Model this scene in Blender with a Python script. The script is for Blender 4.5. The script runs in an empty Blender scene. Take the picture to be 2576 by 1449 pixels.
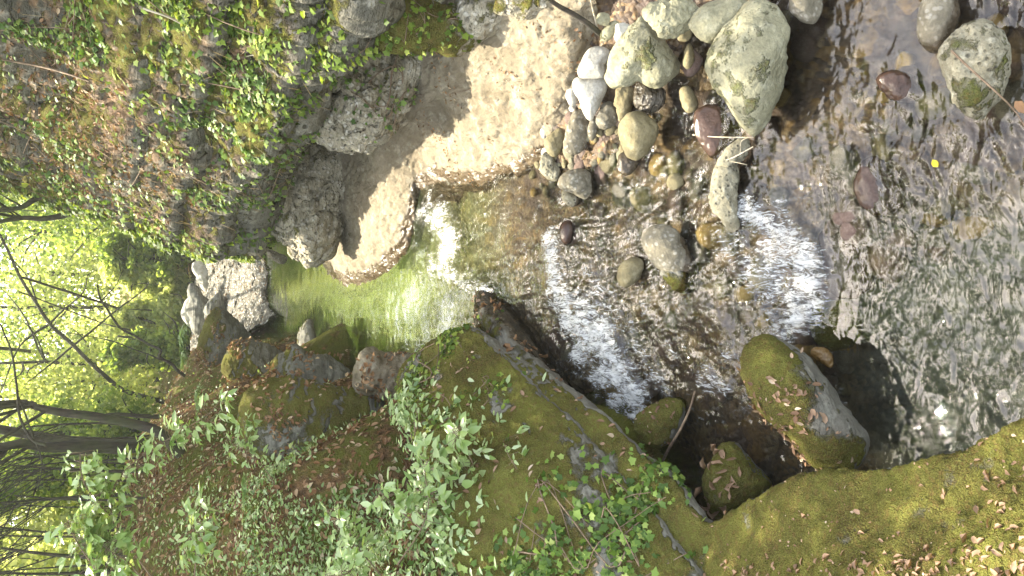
import bpy, bmesh, math, random
import numpy as np
from mathutils import Matrix, Vector
random.seed(7); RS = np.random.RandomState(7)
S = bpy.context.scene; C = S.collection

# ------------------------------------------------------------------ camera, sky, sun, exposure
CAM_H, PITCH, FPX = 4.0, math.radians(27), 1930.0      # the phone was held on its side: world up is the picture's left
cs, sn = math.cos(PITCH), math.sin(PITCH)
cam = bpy.data.objects.new('camera', bpy.data.cameras.new('camera')); C.objects.link(cam)
cam.data.sensor_width = 36; cam.data.lens = FPX / 2576 * 36
cam.data.clip_start = 0.05; cam.data.clip_end = 600
cam.matrix_world = Matrix(((0, 1, 0, 0), (-sn, 0, -cs, 0), (-cs, 0, sn, CAM_H), (0, 0, 0, 1)))
S.camera = cam
SUN = np.array([-0.20, 0.50, 0.84]); SUN /= np.linalg.norm(SUN)
W = bpy.data.worlds.new('World'); S.world = W; W.use_nodes = True
wn = W.node_tree; sky = wn.nodes.new('ShaderNodeTexSky'); sky.sky_type = 'NISHITA'; sky.sun_disc = False
sky.sun_elevation = math.asin(SUN[2]); sky.sun_rotation = math.atan2(SUN[0], SUN[1])
sky.dust_density = 2.0
hs = wn.nodes.new('ShaderNodeHueSaturation'); hs.inputs['Saturation'].default_value = .62      # hazy, milky sky
wn.links.new(sky.outputs[0], hs.inputs['Color']); wmx = wn.nodes.new('ShaderNodeMix'); wmx.data_type = 'RGBA'; wmx.blend_type = 'MULTIPLY'; wmx.inputs[0].default_value = 1; wmx.inputs[7].default_value = (1.06, 1.0, .90, 1)
wn.links.new(hs.outputs[0], wmx.inputs[6]); wn.links.new(wmx.outputs[2], wn.nodes['Background'].inputs[0]); wn.nodes['Background'].inputs[1].default_value = 0.15
sun = bpy.data.objects.new('sun', bpy.data.lights.new('sun', 'SUN')); C.objects.link(sun)
sun.data.energy = 2.7; sun.data.angle = math.radians(0.53); sun.data.color = (1, .93, .76)
sun.rotation_euler = Vector((-SUN[0], -SUN[1], -SUN[2])).to_track_quat('-Z', 'Y').to_euler()
S.view_settings.view_transform = 'Standard'; S.view_settings.look = 'None'; S.view_settings.gamma = 1
S.view_settings.exposure = 2.95
S.cycles.max_bounces = 7; S.cycles.transparent_max_bounces = 12; S.cycles.caustics_reflective = False; S.cycles.caustics_refractive = False
S.cycles.use_denoising = True

# ------------------------------------------------------------------ picture point -> place in the world
EYE = np.array([0, 0, CAM_H])
def ray(x, y):
    a = (x - 1288) / FPX; b = (724.5 - y) / FPX
    return np.array([b, cs - a * sn, -sn - a * cs])
def Z(x, y, z):                      # on the level z
    d = ray(x, y); return EYE + d * ((z - CAM_H) / d[2])
def D(x, y, Y):                      # at the forward distance Y
    d = ray(x, y); return EYE + d * (Y / d[1])

# ------------------------------------------------------------------ numpy helpers
def _h(ix, iy, iz, k):
    n = (ix * 374761393 + iy * 668265263 + iz * 2147483647 + k * 974634721) & 0xffffffff
    n = ((n ^ (n >> 13)) * 1274126177) & 0xffffffff
    return ((n ^ (n >> 16)) & 0xffff) / 65535.0 * 2 - 1
def noise(P, seed=0):
    P = np.asarray(P, float); I = np.floor(P).astype(np.int64); F = P - I
    U = F * F * F * (F * (F * 6 - 15) + 10); r = 0
    for dx in (0, 1):
        for dy in (0, 1):
            for dz in (0, 1):
                i, j, k = I[:, 0] + dx, I[:, 1] + dy, I[:, 2] + dz
                g = (_h(i, j, k, seed) * (F[:, 0] - dx) + _h(i, j, k, seed + 11) * (F[:, 1] - dy) + _h(i, j, k, seed + 23) * (F[:, 2] - dz))
                w = (U[:, 0] if dx else 1 - U[:, 0]) * (U[:, 1] if dy else 1 - U[:, 1]) * (U[:, 2] if dz else 1 - U[:, 2])
                r = r + g * w
    return r * 1.3
def fbm(P, o=4, seed=0, ridge=False):
    r, a, t = 0, 1, 0
    for i in range(o):
        n = noise(P * 2.03 ** i + 13.7 * i, seed + i)
        r = r + a * ((1 - 2 * np.abs(n)) if ridge else n); t += a; a *= .5
    return r / t * (1 if ridge else 1.6)
def worley(P, seed=0):
    I = np.floor(P).astype(np.int64); F = P - I; d1 = np.full(len(P), 9.); 
    for dx in (-1, 0, 1):
        for dy in (-1, 0, 1):
            for dz in (-1, 0, 1):
                i, j, k = I[:, 0] + dx, I[:, 1] + dy, I[:, 2] + dz
                q = np.stack([dx + .5 + .45 * _h(i, j, k, seed), dy + .5 + .45 * _h(i, j, k, seed + 5), dz + .5 + .45 * _h(i, j, k, seed + 9)], 1)
                d1 = np.minimum(d1, ((q - F) ** 2).sum(1))
    return np.sqrt(d1)
def sstep(a, b, x): t = np.clip((x - a) / (b - a), 0, 1); return t * t * (3 - 2 * t)
class TPS:
    def __init__(s, P, z, lam=1e-3):
        P = np.asarray(P, float); n = len(P); s.P = P
        d = np.linalg.norm(P[:, None] - P[None], axis=2); K = s.k(d) + lam * np.eye(n)
        Q = np.c_[np.ones(n), P]; A = np.block([[K, Q], [Q.T, np.zeros((3, 3))]])
        s.w = np.linalg.solve(A, np.r_[z, 0, 0, 0])
    def k(s, d): return d * d * np.log(d + 1e-9)
    def __call__(s, X):
        X = np.asarray(X, float); out = np.empty(len(X))
        for i in range(0, len(X), 20000):
            x = X[i:i + 20000]; d = np.linalg.norm(x[:, None] - s.P[None], axis=2)
            out[i:i + 20000] = s.k(d) @ s.w[:-3] + np.c_[np.ones(len(x)), x] @ s.w[-3:]
        return out
def normals(V, F):
    N = np.zeros_like(V); f = F
    n = np.cross(V[f[:, 1]] - V[f[:, 0]], V[f[:, -1]] - V[f[:, 0]])
    for k in range(f.shape[1]): np.add.at(N, f[:, k], n)
    return N / (np.linalg.norm(N, axis=1, keepdims=True) + 1e-12)
def grid_faces(nr, nc):
    i = np.arange(nr - 1)[:, None] * nc + np.arange(nc - 1)[None]; i = i.ravel()
    return np.stack([i, i + 1, i + nc + 1, i + nc], 1)

# ------------------------------------------------------------------ objects
def mesh_data(name, V, Fs, attrs=None, smooth=True):
    if isinstance(Fs, np.ndarray): Fs = [Fs]
    Fs = [f for f in Fs if len(f)]
    me = bpy.data.meshes.new(name); me.vertices.add(len(V)); me.vertices.foreach_set('co', np.asarray(V, np.float32).ravel())
    L = np.concatenate([f.ravel() for f in Fs]); tot = np.concatenate([np.full(len(f), f.shape[1]) for f in Fs])
    me.loops.add(len(L)); me.loops.foreach_set('vertex_index', L.astype(np.int32))
    me.polygons.add(len(tot)); me.polygons.foreach_set('loop_start', np.r_[0, np.cumsum(tot)[:-1]].astype(np.int32))
    me.polygons.foreach_set('loop_total', tot.astype(np.int32))
    me.polygons.foreach_set('use_smooth', np.full(len(tot), smooth))
    for k, v in (attrs or {}).items():
        a = me.attributes.new(k, 'FLOAT', 'POINT'); a.data.foreach_set('value', np.asarray(v, np.float32))
    me.update(); return me
def build(name, V, Fs, mat, parent=None, attrs=None, smooth=True, origin=None):
    V = np.asarray(V, float)
    if origin is None: origin = np.zeros(3) if parent else np.r_[(V[:, :2].min(0) + V[:, :2].max(0)) / 2, V[:, 2].min()]
    me = mesh_data(name, V - origin, Fs, attrs, smooth)
    o = bpy.data.objects.new(name, me); C.objects.link(o); o.location = origin
    me.materials.append(mat)
    if parent: o.parent = parent
    return o
def tag(o, label=None, cat=None, group=None, kind=None):
    if label: o['label'] = label
    if cat: o['category'] = cat
    if group: o['group'] = group
    if kind: o['kind'] = kind
    return o
def empty(name, loc, label, cat, group=None):
    o = bpy.data.objects.new(name, None); C.objects.link(o); o.location = [float(v) for v in loc]; o.empty_display_size = .1
    return tag(o, label, cat, group)
def catmull(A, n, axis=0):
    A = np.moveaxis(np.asarray(A, float), axis, 0); m = len(A)
    E = np.concatenate([2 * A[:1] - A[1:2], A, 2 * A[-1:] - A[-2:-1]])
    t = np.linspace(0, m - 1 - 1e-9, n); i = t.astype(int); u = (t - i).reshape(-1, *([1] * (A.ndim - 1)))
    p0, p1, p2, p3 = E[i], E[i + 1], E[i + 2], E[i + 3]
    r = .5 * (2 * p1 + (p2 - p0) * u + (2 * p0 - 5 * p1 + 4 * p2 - p3) * u * u + (3 * p1 - p0 - 3 * p2 + p3) * u ** 3)
    return np.moveaxis(r, 0, axis)
def loft(rows, nr, nc, disp=None, flip=False):
    A = catmull(catmull(np.array(rows, float), nr, 0), nc, 1); V = A.reshape(-1, 3); F = grid_faces(nr, nc)
    if flip: F = F[:, ::-1]
    if disp is not None:
        N = normals(V, F); V = V + N * disp(V)[:, None]
    return V, F
def tube(P, R, k=6, cap=True):
    P = np.asarray(P, float); n = len(P); R = np.broadcast_to(np.asarray(R, float), (n,))
    T = np.gradient(P, axis=0); T /= np.linalg.norm(T, axis=1, keepdims=True) + 1e-9
    up = np.array([.31, .21, .93]); A = np.cross(T, up); A /= np.linalg.norm(A, axis=1, keepdims=True) + 1e-9; B = np.cross(T, A)
    an = np.arange(k) * 2 * np.pi / k
    V = (P[:, None] + R[:, None, None] * (np.cos(an)[None, :, None] * A[:, None] + np.sin(an)[None, :, None] * B[:, None])).reshape(-1, 3)
    i = np.arange(n - 1)[:, None] * k; j = np.arange(k)[None]; j2 = (j + 1) % k
    F = np.stack([i + j, i + j2, i + k + j2, i + k + j], 2).reshape(-1, 4)
    return V, F
class Pile:                           # several shapes of one part in one mesh
    def __init__(s): s.V, s.F, s.n = [], {}, 0
    def add(s, V, F):
        s.V.append(V); s.F.setdefault(F.shape[1], []).append(F + s.n); s.n += len(V); return s
    def get(s): return np.concatenate(s.V), [np.concatenate(f) for f in s.F.values()]
def wiggle(P, n, amp, seed=0):
    Q = catmull(np.asarray(P, float), n); q = Q * 1.7 + seed * 3.1
    return Q + amp * np.stack([noise(q, seed), noise(q + 31, seed + 1), noise(q + 77, seed + 2)], 1)
def sample(V, F, n, w=None, rs=RS):
    a, b, c = V[F[:, 0]], V[F[:, 1]], V[F[:, 2]]
    T = [(a, b, c)] + ([(a, c, V[F[:, 3]])] if F.shape[1] == 4 else [])
    a = np.concatenate([t[0] for t in T]); b = np.concatenate([t[1] for t in T]); c = np.concatenate([t[2] for t in T])
    nn = np.cross(b - a, c - a); ar = np.linalg.norm(nn, axis=1); nn = nn / (ar[:, None] + 1e-12)
    p = ar * (w((a + b + c) / 3, nn) if w else 1); p = p / p.sum()
    i = rs.choice(len(p), n, p=p); u, v = rs.rand(n), rs.rand(n); m = u + v > 1; u[m], v[m] = 1 - u[m], 1 - v[m]
    return a[i] + (b - a)[i] * u[:, None] + (c - a)[i] * v[:, None], nn[i]
OVAL = (np.array([[0, 0, 0], [.22, .3, .05], [.17, .68, .02], [0, 1, -.08], [-.17, .68, .02], [-.22, .3, .05], [0, .45, -.03]]), np.array([[0, 1, 6], [1, 2, 6], [2, 3, 6], [3, 4, 6], [4, 5, 6], [5, 0, 6]]))
ROUND = (np.array([[0, 0, 0], [.36, .2, .06], [.4, .6, .04], [0, 1, -.06], [-.4, .6, .04], [-.36, .2, .06]]), np.array([[0, 1, 2, 3], [0, 3, 4, 5]]))
DIAM = (np.array([[0, 0, 0], [.3, .45, .08], [0, 1, 0], [-.3, .45, .08]]), np.array([[0, 1, 2], [0, 2, 3]]))
IVY = (np.array([[0, .25, .03], [0, 0, 0], [.32, -.1, -.03], [.31, .24, .03], [.48, .42, -.03], [.27, .56, .02], [0, 1, -.06], [-.27, .56, .02], [-.48, .42, -.03], [-.31, .24, .03], [-.32, -.1, -.03]]),
       np.array([[0, i, i + 1] for i in range(1, 10)] + [[0, 10, 1]]))
CURL = (np.array([[0, 0, .02], [.2, .25, .16], [.22, .6, .2], [.03, 1, .1], [-.2, .65, .22], [-.24, .28, .14], [0, .35, 0], [0, .7, .02]]),
        np.array([[0, 1, 6, 6], [1, 2, 7, 6], [2, 3, 7, 7], [3, 4, 7, 7], [4, 5, 6, 7], [5, 0, 6, 6]]))
CURL = (CURL[0], np.array([[0, 1, 6], [1, 2, 7], [1, 7, 6], [2, 3, 7], [3, 4, 7], [4, 5, 6], [4, 6, 7], [5, 0, 6]]))
NEEDLE = (np.array([[-.03, 0, 0], [.03, 0, 0], [.02, 1, .1], [-.02, 1, .1]]), np.array([[0, 1, 2, 3]]))
def leaves(P, N, size, shape, tang=None, tilt=.5, rs=RS, lift=0.0, sizevar=.35):
    n = len(P); V0, F0 = shape; N = N + tilt * rs.randn(n, 3); N /= np.linalg.norm(N, axis=1, keepdims=True) + 1e-9
    t = rs.randn(n, 3) if tang is None else tang + .45 * rs.randn(n, 3)
    t = t - (t * N).sum(1, keepdims=True) * N; t /= np.linalg.norm(t, axis=1, keepdims=True) + 1e-9; b = np.cross(t, N)
    s = size * (1 + sizevar * rs.uniform(-1, 1, n)); wv = 1 + .2 * rs.randn(n)
    V = P[:, None] + lift * N[:, None] + s[:, None, None] * (V0[None, :, 0, None] * (b * wv[:, None])[:, None] + V0[None, :, 1, None] * t[:, None] + V0[None, :, 2, None] * N[:, None])
    F = F0[None] + (np.arange(n) * len(V0))[:, None, None]
    return V.reshape(-1, 3), F.reshape(-1, F0.shape[1])

# ------------------------------------------------------------------ materials
class NT:
    def __init__(s, name):
        s.m = bpy.data.materials.new(name); s.m.use_nodes = True; s.t = s.m.node_tree; s.t.nodes.clear()
        s.co = None
    def n(s, typ, ins=None, **pr):
        d = s.t.nodes.new('ShaderNode' + typ)
        for k, v in pr.items(): setattr(d, k, v)
        for k, v in (ins or {}).items(): s.set(d.inputs[k], v)
        return d
    def set(s, sock, v):
        if isinstance(v, bpy.types.NodeSocket): s.t.links.new(v, sock)
        elif isinstance(v, bpy.types.Node): s.t.links.new(v.outputs[0], sock)
        elif isinstance(v, tuple) and len(v) == 3 and sock.type == 'RGBA': sock.default_value = (*v, 1)
        else: sock.default_value = v
    def obj(s):
        if s.co is None: s.co = s.n('TexCoord').outputs['Object']
        return s.co
    def noise(s, sc, det=4, rough=.55, vec=None, dist=0): return s.n('TexNoise', {'Vector': vec or s.obj(), 'Scale': sc, 'Detail': det, 'Roughness': rough, 'Distortion': dist}).outputs['Fac']
    def vor(s, sc, feature='F1', vec=None, out='Distance'): return s.n('TexVoronoi', {'Vector': vec or s.obj(), 'Scale': sc}, feature=feature).outputs[out]
    def ramp(s, f, stops):
        r = s.n('ValToRGB', {0: f}); e = r.color_ramp.elements
        while len(e) < len(stops): e.new(.5)
        for q, (p, c) in zip(e, stops): q.position = p; q.color = (*c, 1) if isinstance(c, tuple) else (c, c, c, 1)
        return r.outputs[0]
    def mix(s, f, a, b, mode='MIX'):
        d = s.n('Mix', data_type='RGBA', blend_type=mode); s.set(d.inputs[0], f); s.set(d.inputs[6], a); s.set(d.inputs[7], b); return d.outputs[2]
    def math(s, op, a, b=0.0, clamp=False):
        d = s.n('Math', operation=op, use_clamp=clamp); s.set(d.inputs[0], a); s.set(d.inputs[1], b); return d.outputs[0]
    def attr(s, k): return s.n('Attribute', attribute_name=k).outputs['Fac']
    def bump(s, h, st, dist, nrm=None):
        d = s.n('Bump', {'Height': h, 'Strength': st, 'Distance': dist}); 
        if nrm: s.set(d.inputs['Normal'], nrm)
        return d.outputs[0]
    def out(s, sh): s.t.links.new(sh.outputs[0] if isinstance(sh, bpy.types.Node) else sh, s.n('OutputMaterial').inputs[0]); return s.m
    def princ(s, **k): return s.n('BsdfPrincipled', {a.replace('_', ' '): v for a, v in k.items()})
MOSS = ((.085, .068, .022), (.165, .160, .036), (.28, .29, .075))
def rock_mat(name, lo, hi, spot, scale=1.0, pebbly=0.0, pits=0.0, strata=0.0, moss=MOSS, bumpk=1.0, scallop=0.0):
    k = NT(name)
    n1 = k.noise(1.6 * scale, 6, .6); n2 = k.noise(9 * scale, 5, .65); n3 = k.noise(45 * scale, 3, .6)
    col = k.mix(k.ramp(n1, [(.35, 0.), (.65, 1.)]), lo, hi)
    col = k.mix(k.ramp(n2, [(.52, 0.), (.68, .75)]), col, spot)
    col = k.mix(k.ramp(n3, [(.35, .55), (.6, 0.)]), col, k.mix(.5, col, (.05, .045, .035)))
    h = k.math('ADD', k.math('MULTIPLY', n2, .7), k.math('MULTIPLY', n3, .3))
    if pebbly:
        v = k.n('TexVoronoi', {'Vector': k.mix(.04, k.obj(), k.n('TexNoise', {'Vector': k.obj(), 'Scale': 12}).outputs[1]), 'Scale': 22 * scale})
        pc = k.ramp(v.outputs['Distance'], [(.28, 1.), (.5, 0.)]); rnd = k.n('SeparateColor', {0: v.outputs['Color']}).outputs[0]
        pc = k.math('MULTIPLY', pc, k.ramp(rnd, [(.3, 0.), (.5, 1.)]))
        col = k.mix(k.math('MULTIPLY', pc, pebbly), col, k.ramp(rnd, [(.3, (.40, .36, .28)), (.7, (.62, .58, .50)), (1, (.7, .67, .6))]))
        h = k.math('ADD', h, k.math('MULTIPLY', pc, .6 * pebbly))
    if pits:
        v = k.vor(13 * scale); pv = k.math('MULTIPLY', k.ramp(v, [(.1, 1.), (.32, 0.)]), k.ramp(n2, [(.42, 0.), (.55, 1.)]))
        col = k.mix(k.math('MULTIPLY', pv, .75 * pits), col, (.03, .025, .018)); h = k.math('SUBTRACT', h, k.math('MULTIPLY', pv, 1.2 * pits))
    if strata:
        mp = k.n('Mapping', {'Vector': k.obj(), 'Scale': (1, 1, 14), 'Rotation': (.25, .35, 0)}); s1 = k.noise(2.2 * scale, 4, .6, vec=mp.outputs[0])
        col = k.mix(k.math('MULTIPLY', k.ramp(s1, [(.4, 1.), (.5, 0.)]), strata * .7), col, (.04, .036, .03)); h = k.math('ADD', h, k.math('MULTIPLY', s1, 1.2 * strata))
    if scallop:
        mp = k.n('Mapping', {'Vector': k.obj(), 'Scale': (1, .42, .7), 'Rotation': (0, 0, -.65)}); s1 = k.noise(9, 3, .55, vec=mp.outputs[0], dist=.6); s2 = k.noise(26, 3, .6, vec=mp.outputs[0], dist=.5)
        sc = k.math('ADD', k.math('MULTIPLY', s1, .7), k.math('MULTIPLY', s2, .3)); h = k.math('ADD', k.math('MULTIPLY', h, .5), k.math('MULTIPLY', sc, 1.6 * scallop))
        col = k.mix(k.math('MULTIPLY', k.ramp(sc, [(.38, 1.), (.5, 0.)]), .55 * scallop), col, (.10, .078, .045))
    # moss
    m1 = k.noise(6, 6, .7); m2 = k.noise(120, 3, .6); m3 = k.noise(2.2, 4, .6)
    mf = k.math('ADD', k.attr('moss'), k.math('MULTIPLY', k.math('SUBTRACT', m1, .5), 1.5)); mf = k.ramp(mf, [(.42, 0.), (.6, 1.)])
    mc = k.mix(k.ramp(m3, [(.35, 0.), (.62, 1.)]), moss[0], moss[1]); mc = k.mix(k.ramp(m2, [(.45, 0.), (.75, .85)]), mc, moss[2]); mc = k.mix(k.ramp(k.noise(32, 4), [(.5, 0.), (.66, .6)]), mc, (.17, .11, .042))
    col = k.mix(k.attr('soil'), col, k.mix(k.ramp(n2, [(.4, 0.), (.6, 1.)]), (.06, .035, .018), (.19, .115, .06)))
    col = k.mix(mf, col, mc)
    wet = k.math('ADD', k.attr('wet'), k.math('MULTIPLY', k.math('SUBTRACT', n2, .5), .7)); wet = k.ramp(wet, [(.4, 0.), (.6, 1.)])
    col = k.mix(wet, col, k.mix(1, col, (.42, .36, .31), 'MULTIPLY'))
    b = k.bump(h, .75 * bumpk, .03 / scale); b = k.bump(k.math('MULTIPLY', mf, k.math('ADD', m2, k.math('MULTIPLY', k.noise(48, 3, .6), .8))), 1.0, .04, b)
    rough = k.math('SUBTRACT', .88, k.math('MULTIPLY', wet, .68)); spec = k.math('SUBTRACT', .35, k.math('MULTIPLY', mf, .3), True)
    return k.out(k.princ(Base_Color=col, Roughness=rough, Normal=b, **{'Specular_IOR_Level': spec}))
def leaf_mat(name, stops, trans=.45, rough=.5, tcol=1.6, gloss=.25):
    k = NT(name); r = k.n('NewGeometry').outputs['Random Per Island']; col = k.ramp(r, stops)
    p = k.princ(Base_Color=col, Roughness=rough, **{'Specular_IOR_Level': gloss})
    t = k.n('BsdfTranslucent', {'Color': k.mix(1, col, (tcol, tcol * .95, tcol * .5), 'MULTIPLY')})
    mx = k.n('MixShader', {0: trans}); k.t.links.new(p.outputs[0], mx.inputs[1]); k.t.links.new(t.outputs[0], mx.inputs[2]); return k.out(mx)
def bark_mat(name, a, b, moss=0.0):
    k = NT(name); mp = k.n('Mapping', {'Vector': k.obj(), 'Scale': (1, 1, .25)}); n = k.noise(22, 5, .6, vec=mp.outputs[0]); n2 = k.noise(3, 4)
    col = k.mix(k.ramp(n, [(.35, 0.), (.65, 1.)]), a, b)
    if moss: col = k.mix(k.math('MULTIPLY', k.ramp(n2, [(.42, 0.), (.6, 1.)]), moss), col, (.06, .075, .015))
    return k.out(k.princ(Base_Color=col, Roughness=.9, Normal=k.bump(n, .8, .02)))
M = {}
M['bedrock'] = rock_mat('bedrock', (.135, .105, .066), (.235, .195, .132), (.33, .295, .22), .8, pebbly=.0, bumpk=1.1, scallop=1.0)
M['gravel'] = rock_mat('pale_gravel', (.075, .062, .042), (.145, .13, .10), (.24, .225, .19), .6, pebbly=.7, bumpk=1.2)
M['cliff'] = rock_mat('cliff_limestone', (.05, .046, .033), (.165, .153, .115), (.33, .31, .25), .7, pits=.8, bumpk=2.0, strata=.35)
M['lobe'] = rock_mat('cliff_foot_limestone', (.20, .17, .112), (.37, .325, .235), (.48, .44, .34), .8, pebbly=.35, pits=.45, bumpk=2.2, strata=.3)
M['white'] = rock_mat('white_limestone', (.36, .335, .28), (.46, .435, .375), (.53, .51, .45), 1.2, bumpk=.5)
M['pale'] = rock_mat('pale_limestone', (.19, .175, .105), (.28, .262, .17), (.35, .335, .24), 1.3, pits=.2, moss=((.18, .18, .075), (.25, .26, .10), (.31, .325, .16)), bumpk=1.1)
M['ochre'] = rock_mat('ochre_stone', (.15, .122, .060), (.23, .193, .105), (.30, .262, .16), 1.5, bumpk=.8)
M['grey'] = rock_mat('grey_stone', (.105, .090, .060), (.19, .165, .118), (.27, .245, .185), 1.4, pebbly=.2, bumpk=.8)
M['porous'] = rock_mat('porous_tufa', (.15, .132, .085), (.27, .245, .17), (.36, .335, .255), 2.2, pits=1.0, bumpk=1.3, moss=((.10, .10, .03), (.16, .17, .05), (.24, .25, .09)))
M['red'] = rock_mat('reddish_stone', (.10, .062, .050), (.16, .108, .085), (.22, .165, .135), 1.4, bumpk=.6)
M['gold'] = rock_mat('golden_stone', (.24, .15, .045), (.36, .24, .08), (.44, .33, .16), 3, bumpk=.7)
M['mossy'] = rock_mat('mossy_rock', (.13, .12, .095), (.21, .20, .165), (.27, .26, .21), 1.1, strata=.5)
M['strata'] = rock_mat('layered_rock', (.13, .125, .10), (.26, .25, .21), (.36, .34, .29), 1.0, strata=1.0, bumpk=1.3)
M['bark'] = bark_mat('dark_bark', (.016, .012, .008), (.055, .041, .028), .35)
M['bark_grey'] = bark_mat('grey_bark', (.018, .014, .010), (.055, .043, .03), .3)
M['twig'] = bark_mat('twig_bark', (.10, .065, .04), (.23, .16, .10))
M['twig_pale'] = bark_mat('pale_twig', (.30, .25, .17), (.48, .42, .32))
M['ivy'] = leaf_mat('ivy_leaf', [(0, (.04, .08, .014)), (.5, (.085, .15, .022)), (.8, (.16, .24, .04)), (1, (.27, .32, .09))], .3, .5, gloss=.25)
M['ivy_small'] = leaf_mat('small_ivy_leaf', [(0, (.04, .065, .012)), (.4, (.085, .135, .02)), (.75, (.17, .24, .035)), (1, (.34, .38, .09))], .35, .55, gloss=.15)
M['under'] = leaf_mat('undergrowth_leaf', [(0, (.08, .15, .03)), (.4, (.18, .27, .07)), (.75, (.30, .39, .16)), (1, (.44, .51, .31))], .35, .38, gloss=.8)
M['sapling'] = leaf_mat('sapling_leaf', [(0, (.14, .23, .05)), (.5, (.26, .36, .12)), (1, (.42, .50, .28))], .4, .33, gloss=.9)
M['canopy'] = leaf_mat('canopy_leaf', [(0, (.10, .16, .04)), (.5, (.18, .25, .06)), (1, (.30, .36, .11))], .55, .5, 1.8)
M['canopy_yellow'] = leaf_mat('yellow_green_leaf', [(0, (.22, .27, .11)), (.5, (.36, .41, .20)), (1, (.52, .54, .32))], .6, .5, 1.9)
M['canopy_blue'] = leaf_mat('blue_green_leaf', [(0, (.09, .16, .05)), (.5, (.16, .25, .08)), (1, (.27, .35, .13))], .55, .5, 1.8)
M['dead'] = leaf_mat('dead_leaf', [(0, (.09, .045, .02)), (.35, (.19, .095, .042)), (.75, (.33, .20, .11)), (1, (.52, .41, .28))], .2, .7, 1.2, .2)
M['dead_pale'] = leaf_mat('pale_dead_leaf', [(0, (.12, .062, .032)), (.5, (.25, .15, .09)), (.85, (.38, .27, .18)), (1, (.52, .42, .31))], .2, .6, 1.2, .3)
M['straw'] = leaf_mat('dead_fern_frond', [(0, (.10, .068, .035)), (.6, (.21, .15, .08)), (1, (.36, .28, .17))], .3, .8)
M['fern'] = leaf_mat('fern_frond', [(0, (.11, .19, .05)), (1, (.22, .31, .13))], .4, .5)
M['yellow_leaf'] = leaf_mat('yellow_leaf', [(0, (.70, .55, .03)), (1, (.75, .6, .05))], .3, .5)
def ground_mat():
    k = NT('forest_floor'); n1 = k.noise(1.2, 5, .6); n2 = k.noise(14, 5, .7); n3 = k.noise(55, 3, .6)
    col = k.mix(k.ramp(n2, [(.38, 0.), (.62, 1.)]), (.06, .034, .016), (.20, .115, .055)); col = k.mix(k.ramp(n3, [(.55, 0.), (.72, .7)]), col, (.27, .18, .10))
    col = k.mix(k.ramp(k.math('ADD', k.math('MULTIPLY', n1, .6), k.math('MULTIPLY', k.noise(6, 4), .4)), [(.44, 0.), (.54, .9)]), col, k.mix(n3, (.05, .055, .01), (.16, .17, .03)))
    return k.out(k.princ(Base_Color=col, Roughness=.95, Normal=k.bump(k.math('ADD', n2, k.math('MULTIPLY', n3, .6)), 1, .06), **{'Specular_IOR_Level': .1}))
M['ground'] = ground_mat()
def bed_mat():
    k = NT('stream_bed_stones'); wv = k.mix(.06, k.obj(), k.n('TexNoise', {'Vector': k.obj(), 'Scale': 5}).outputs[1])
    v = k.n('TexVoronoi', {'Vector': wv, 'Scale': 7.5}); v2 = k.n('TexVoronoi', {'Vector': wv, 'Scale': 26}); big = k.noise(.9, 4)
    r = k.n('SeparateColor', {0: v.outputs['Color']}).outputs[0]; r2 = k.n('SeparateColor', {0: v2.outputs['Color']}).outputs[1]
    c1 = k.ramp(r, [(0, (.045, .026, .020)), (.3, (.085, .050, .036)), (.55, (.055, .037, .024)), (.75, (.12, .07, .028)), (.9, (.24, .135, .035)), (1, (.14, .11, .085))])
    c2 = k.ramp(r2, [(0, (.035, .022, .016)), (.4, (.08, .048, .026)), (.75, (.18, .105, .035)), (1, (.26, .20, .12))])
    col = k.mix(k.ramp(k.noise(2.3, 3), [(.45, 0.), (.55, 1.)]), c1, c2)
    col = k.mix(k.ramp(k.noise(30, 4), [(.4, .5), (.6, 0.)]), col, (.05, .03, .02))
    col = k.mix(k.ramp(k.attr('algae'), [(0, 0.), (1, 1.)]), col, k.mix(k.ramp(k.noise(3, 4), [(.4, 0.), (.6, 1.)]), (.085, .105, .02), (.15, .175, .035)))
    col = k.mix(k.ramp(k.attr('silt'), [(0, 0.), (1, .85)]), col, k.mix(k.ramp(k.noise(6, 5), [(.4, 0.), (.6, 1.)]), (.018, .027, .024), (.10, .115, .092)))
    h = k.math('SUBTRACT', 1, k.math('MULTIPLY', v.outputs['Distance'], .9)); h = k.math('ADD', h, k.math('MULTIPLY', v2.outputs['Distance'], -.5))
    return k.out(k.princ(Base_Color=col, Roughness=.7, Normal=k.bump(h, .9, .05)))
M['bed'] = bed_mat()
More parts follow.
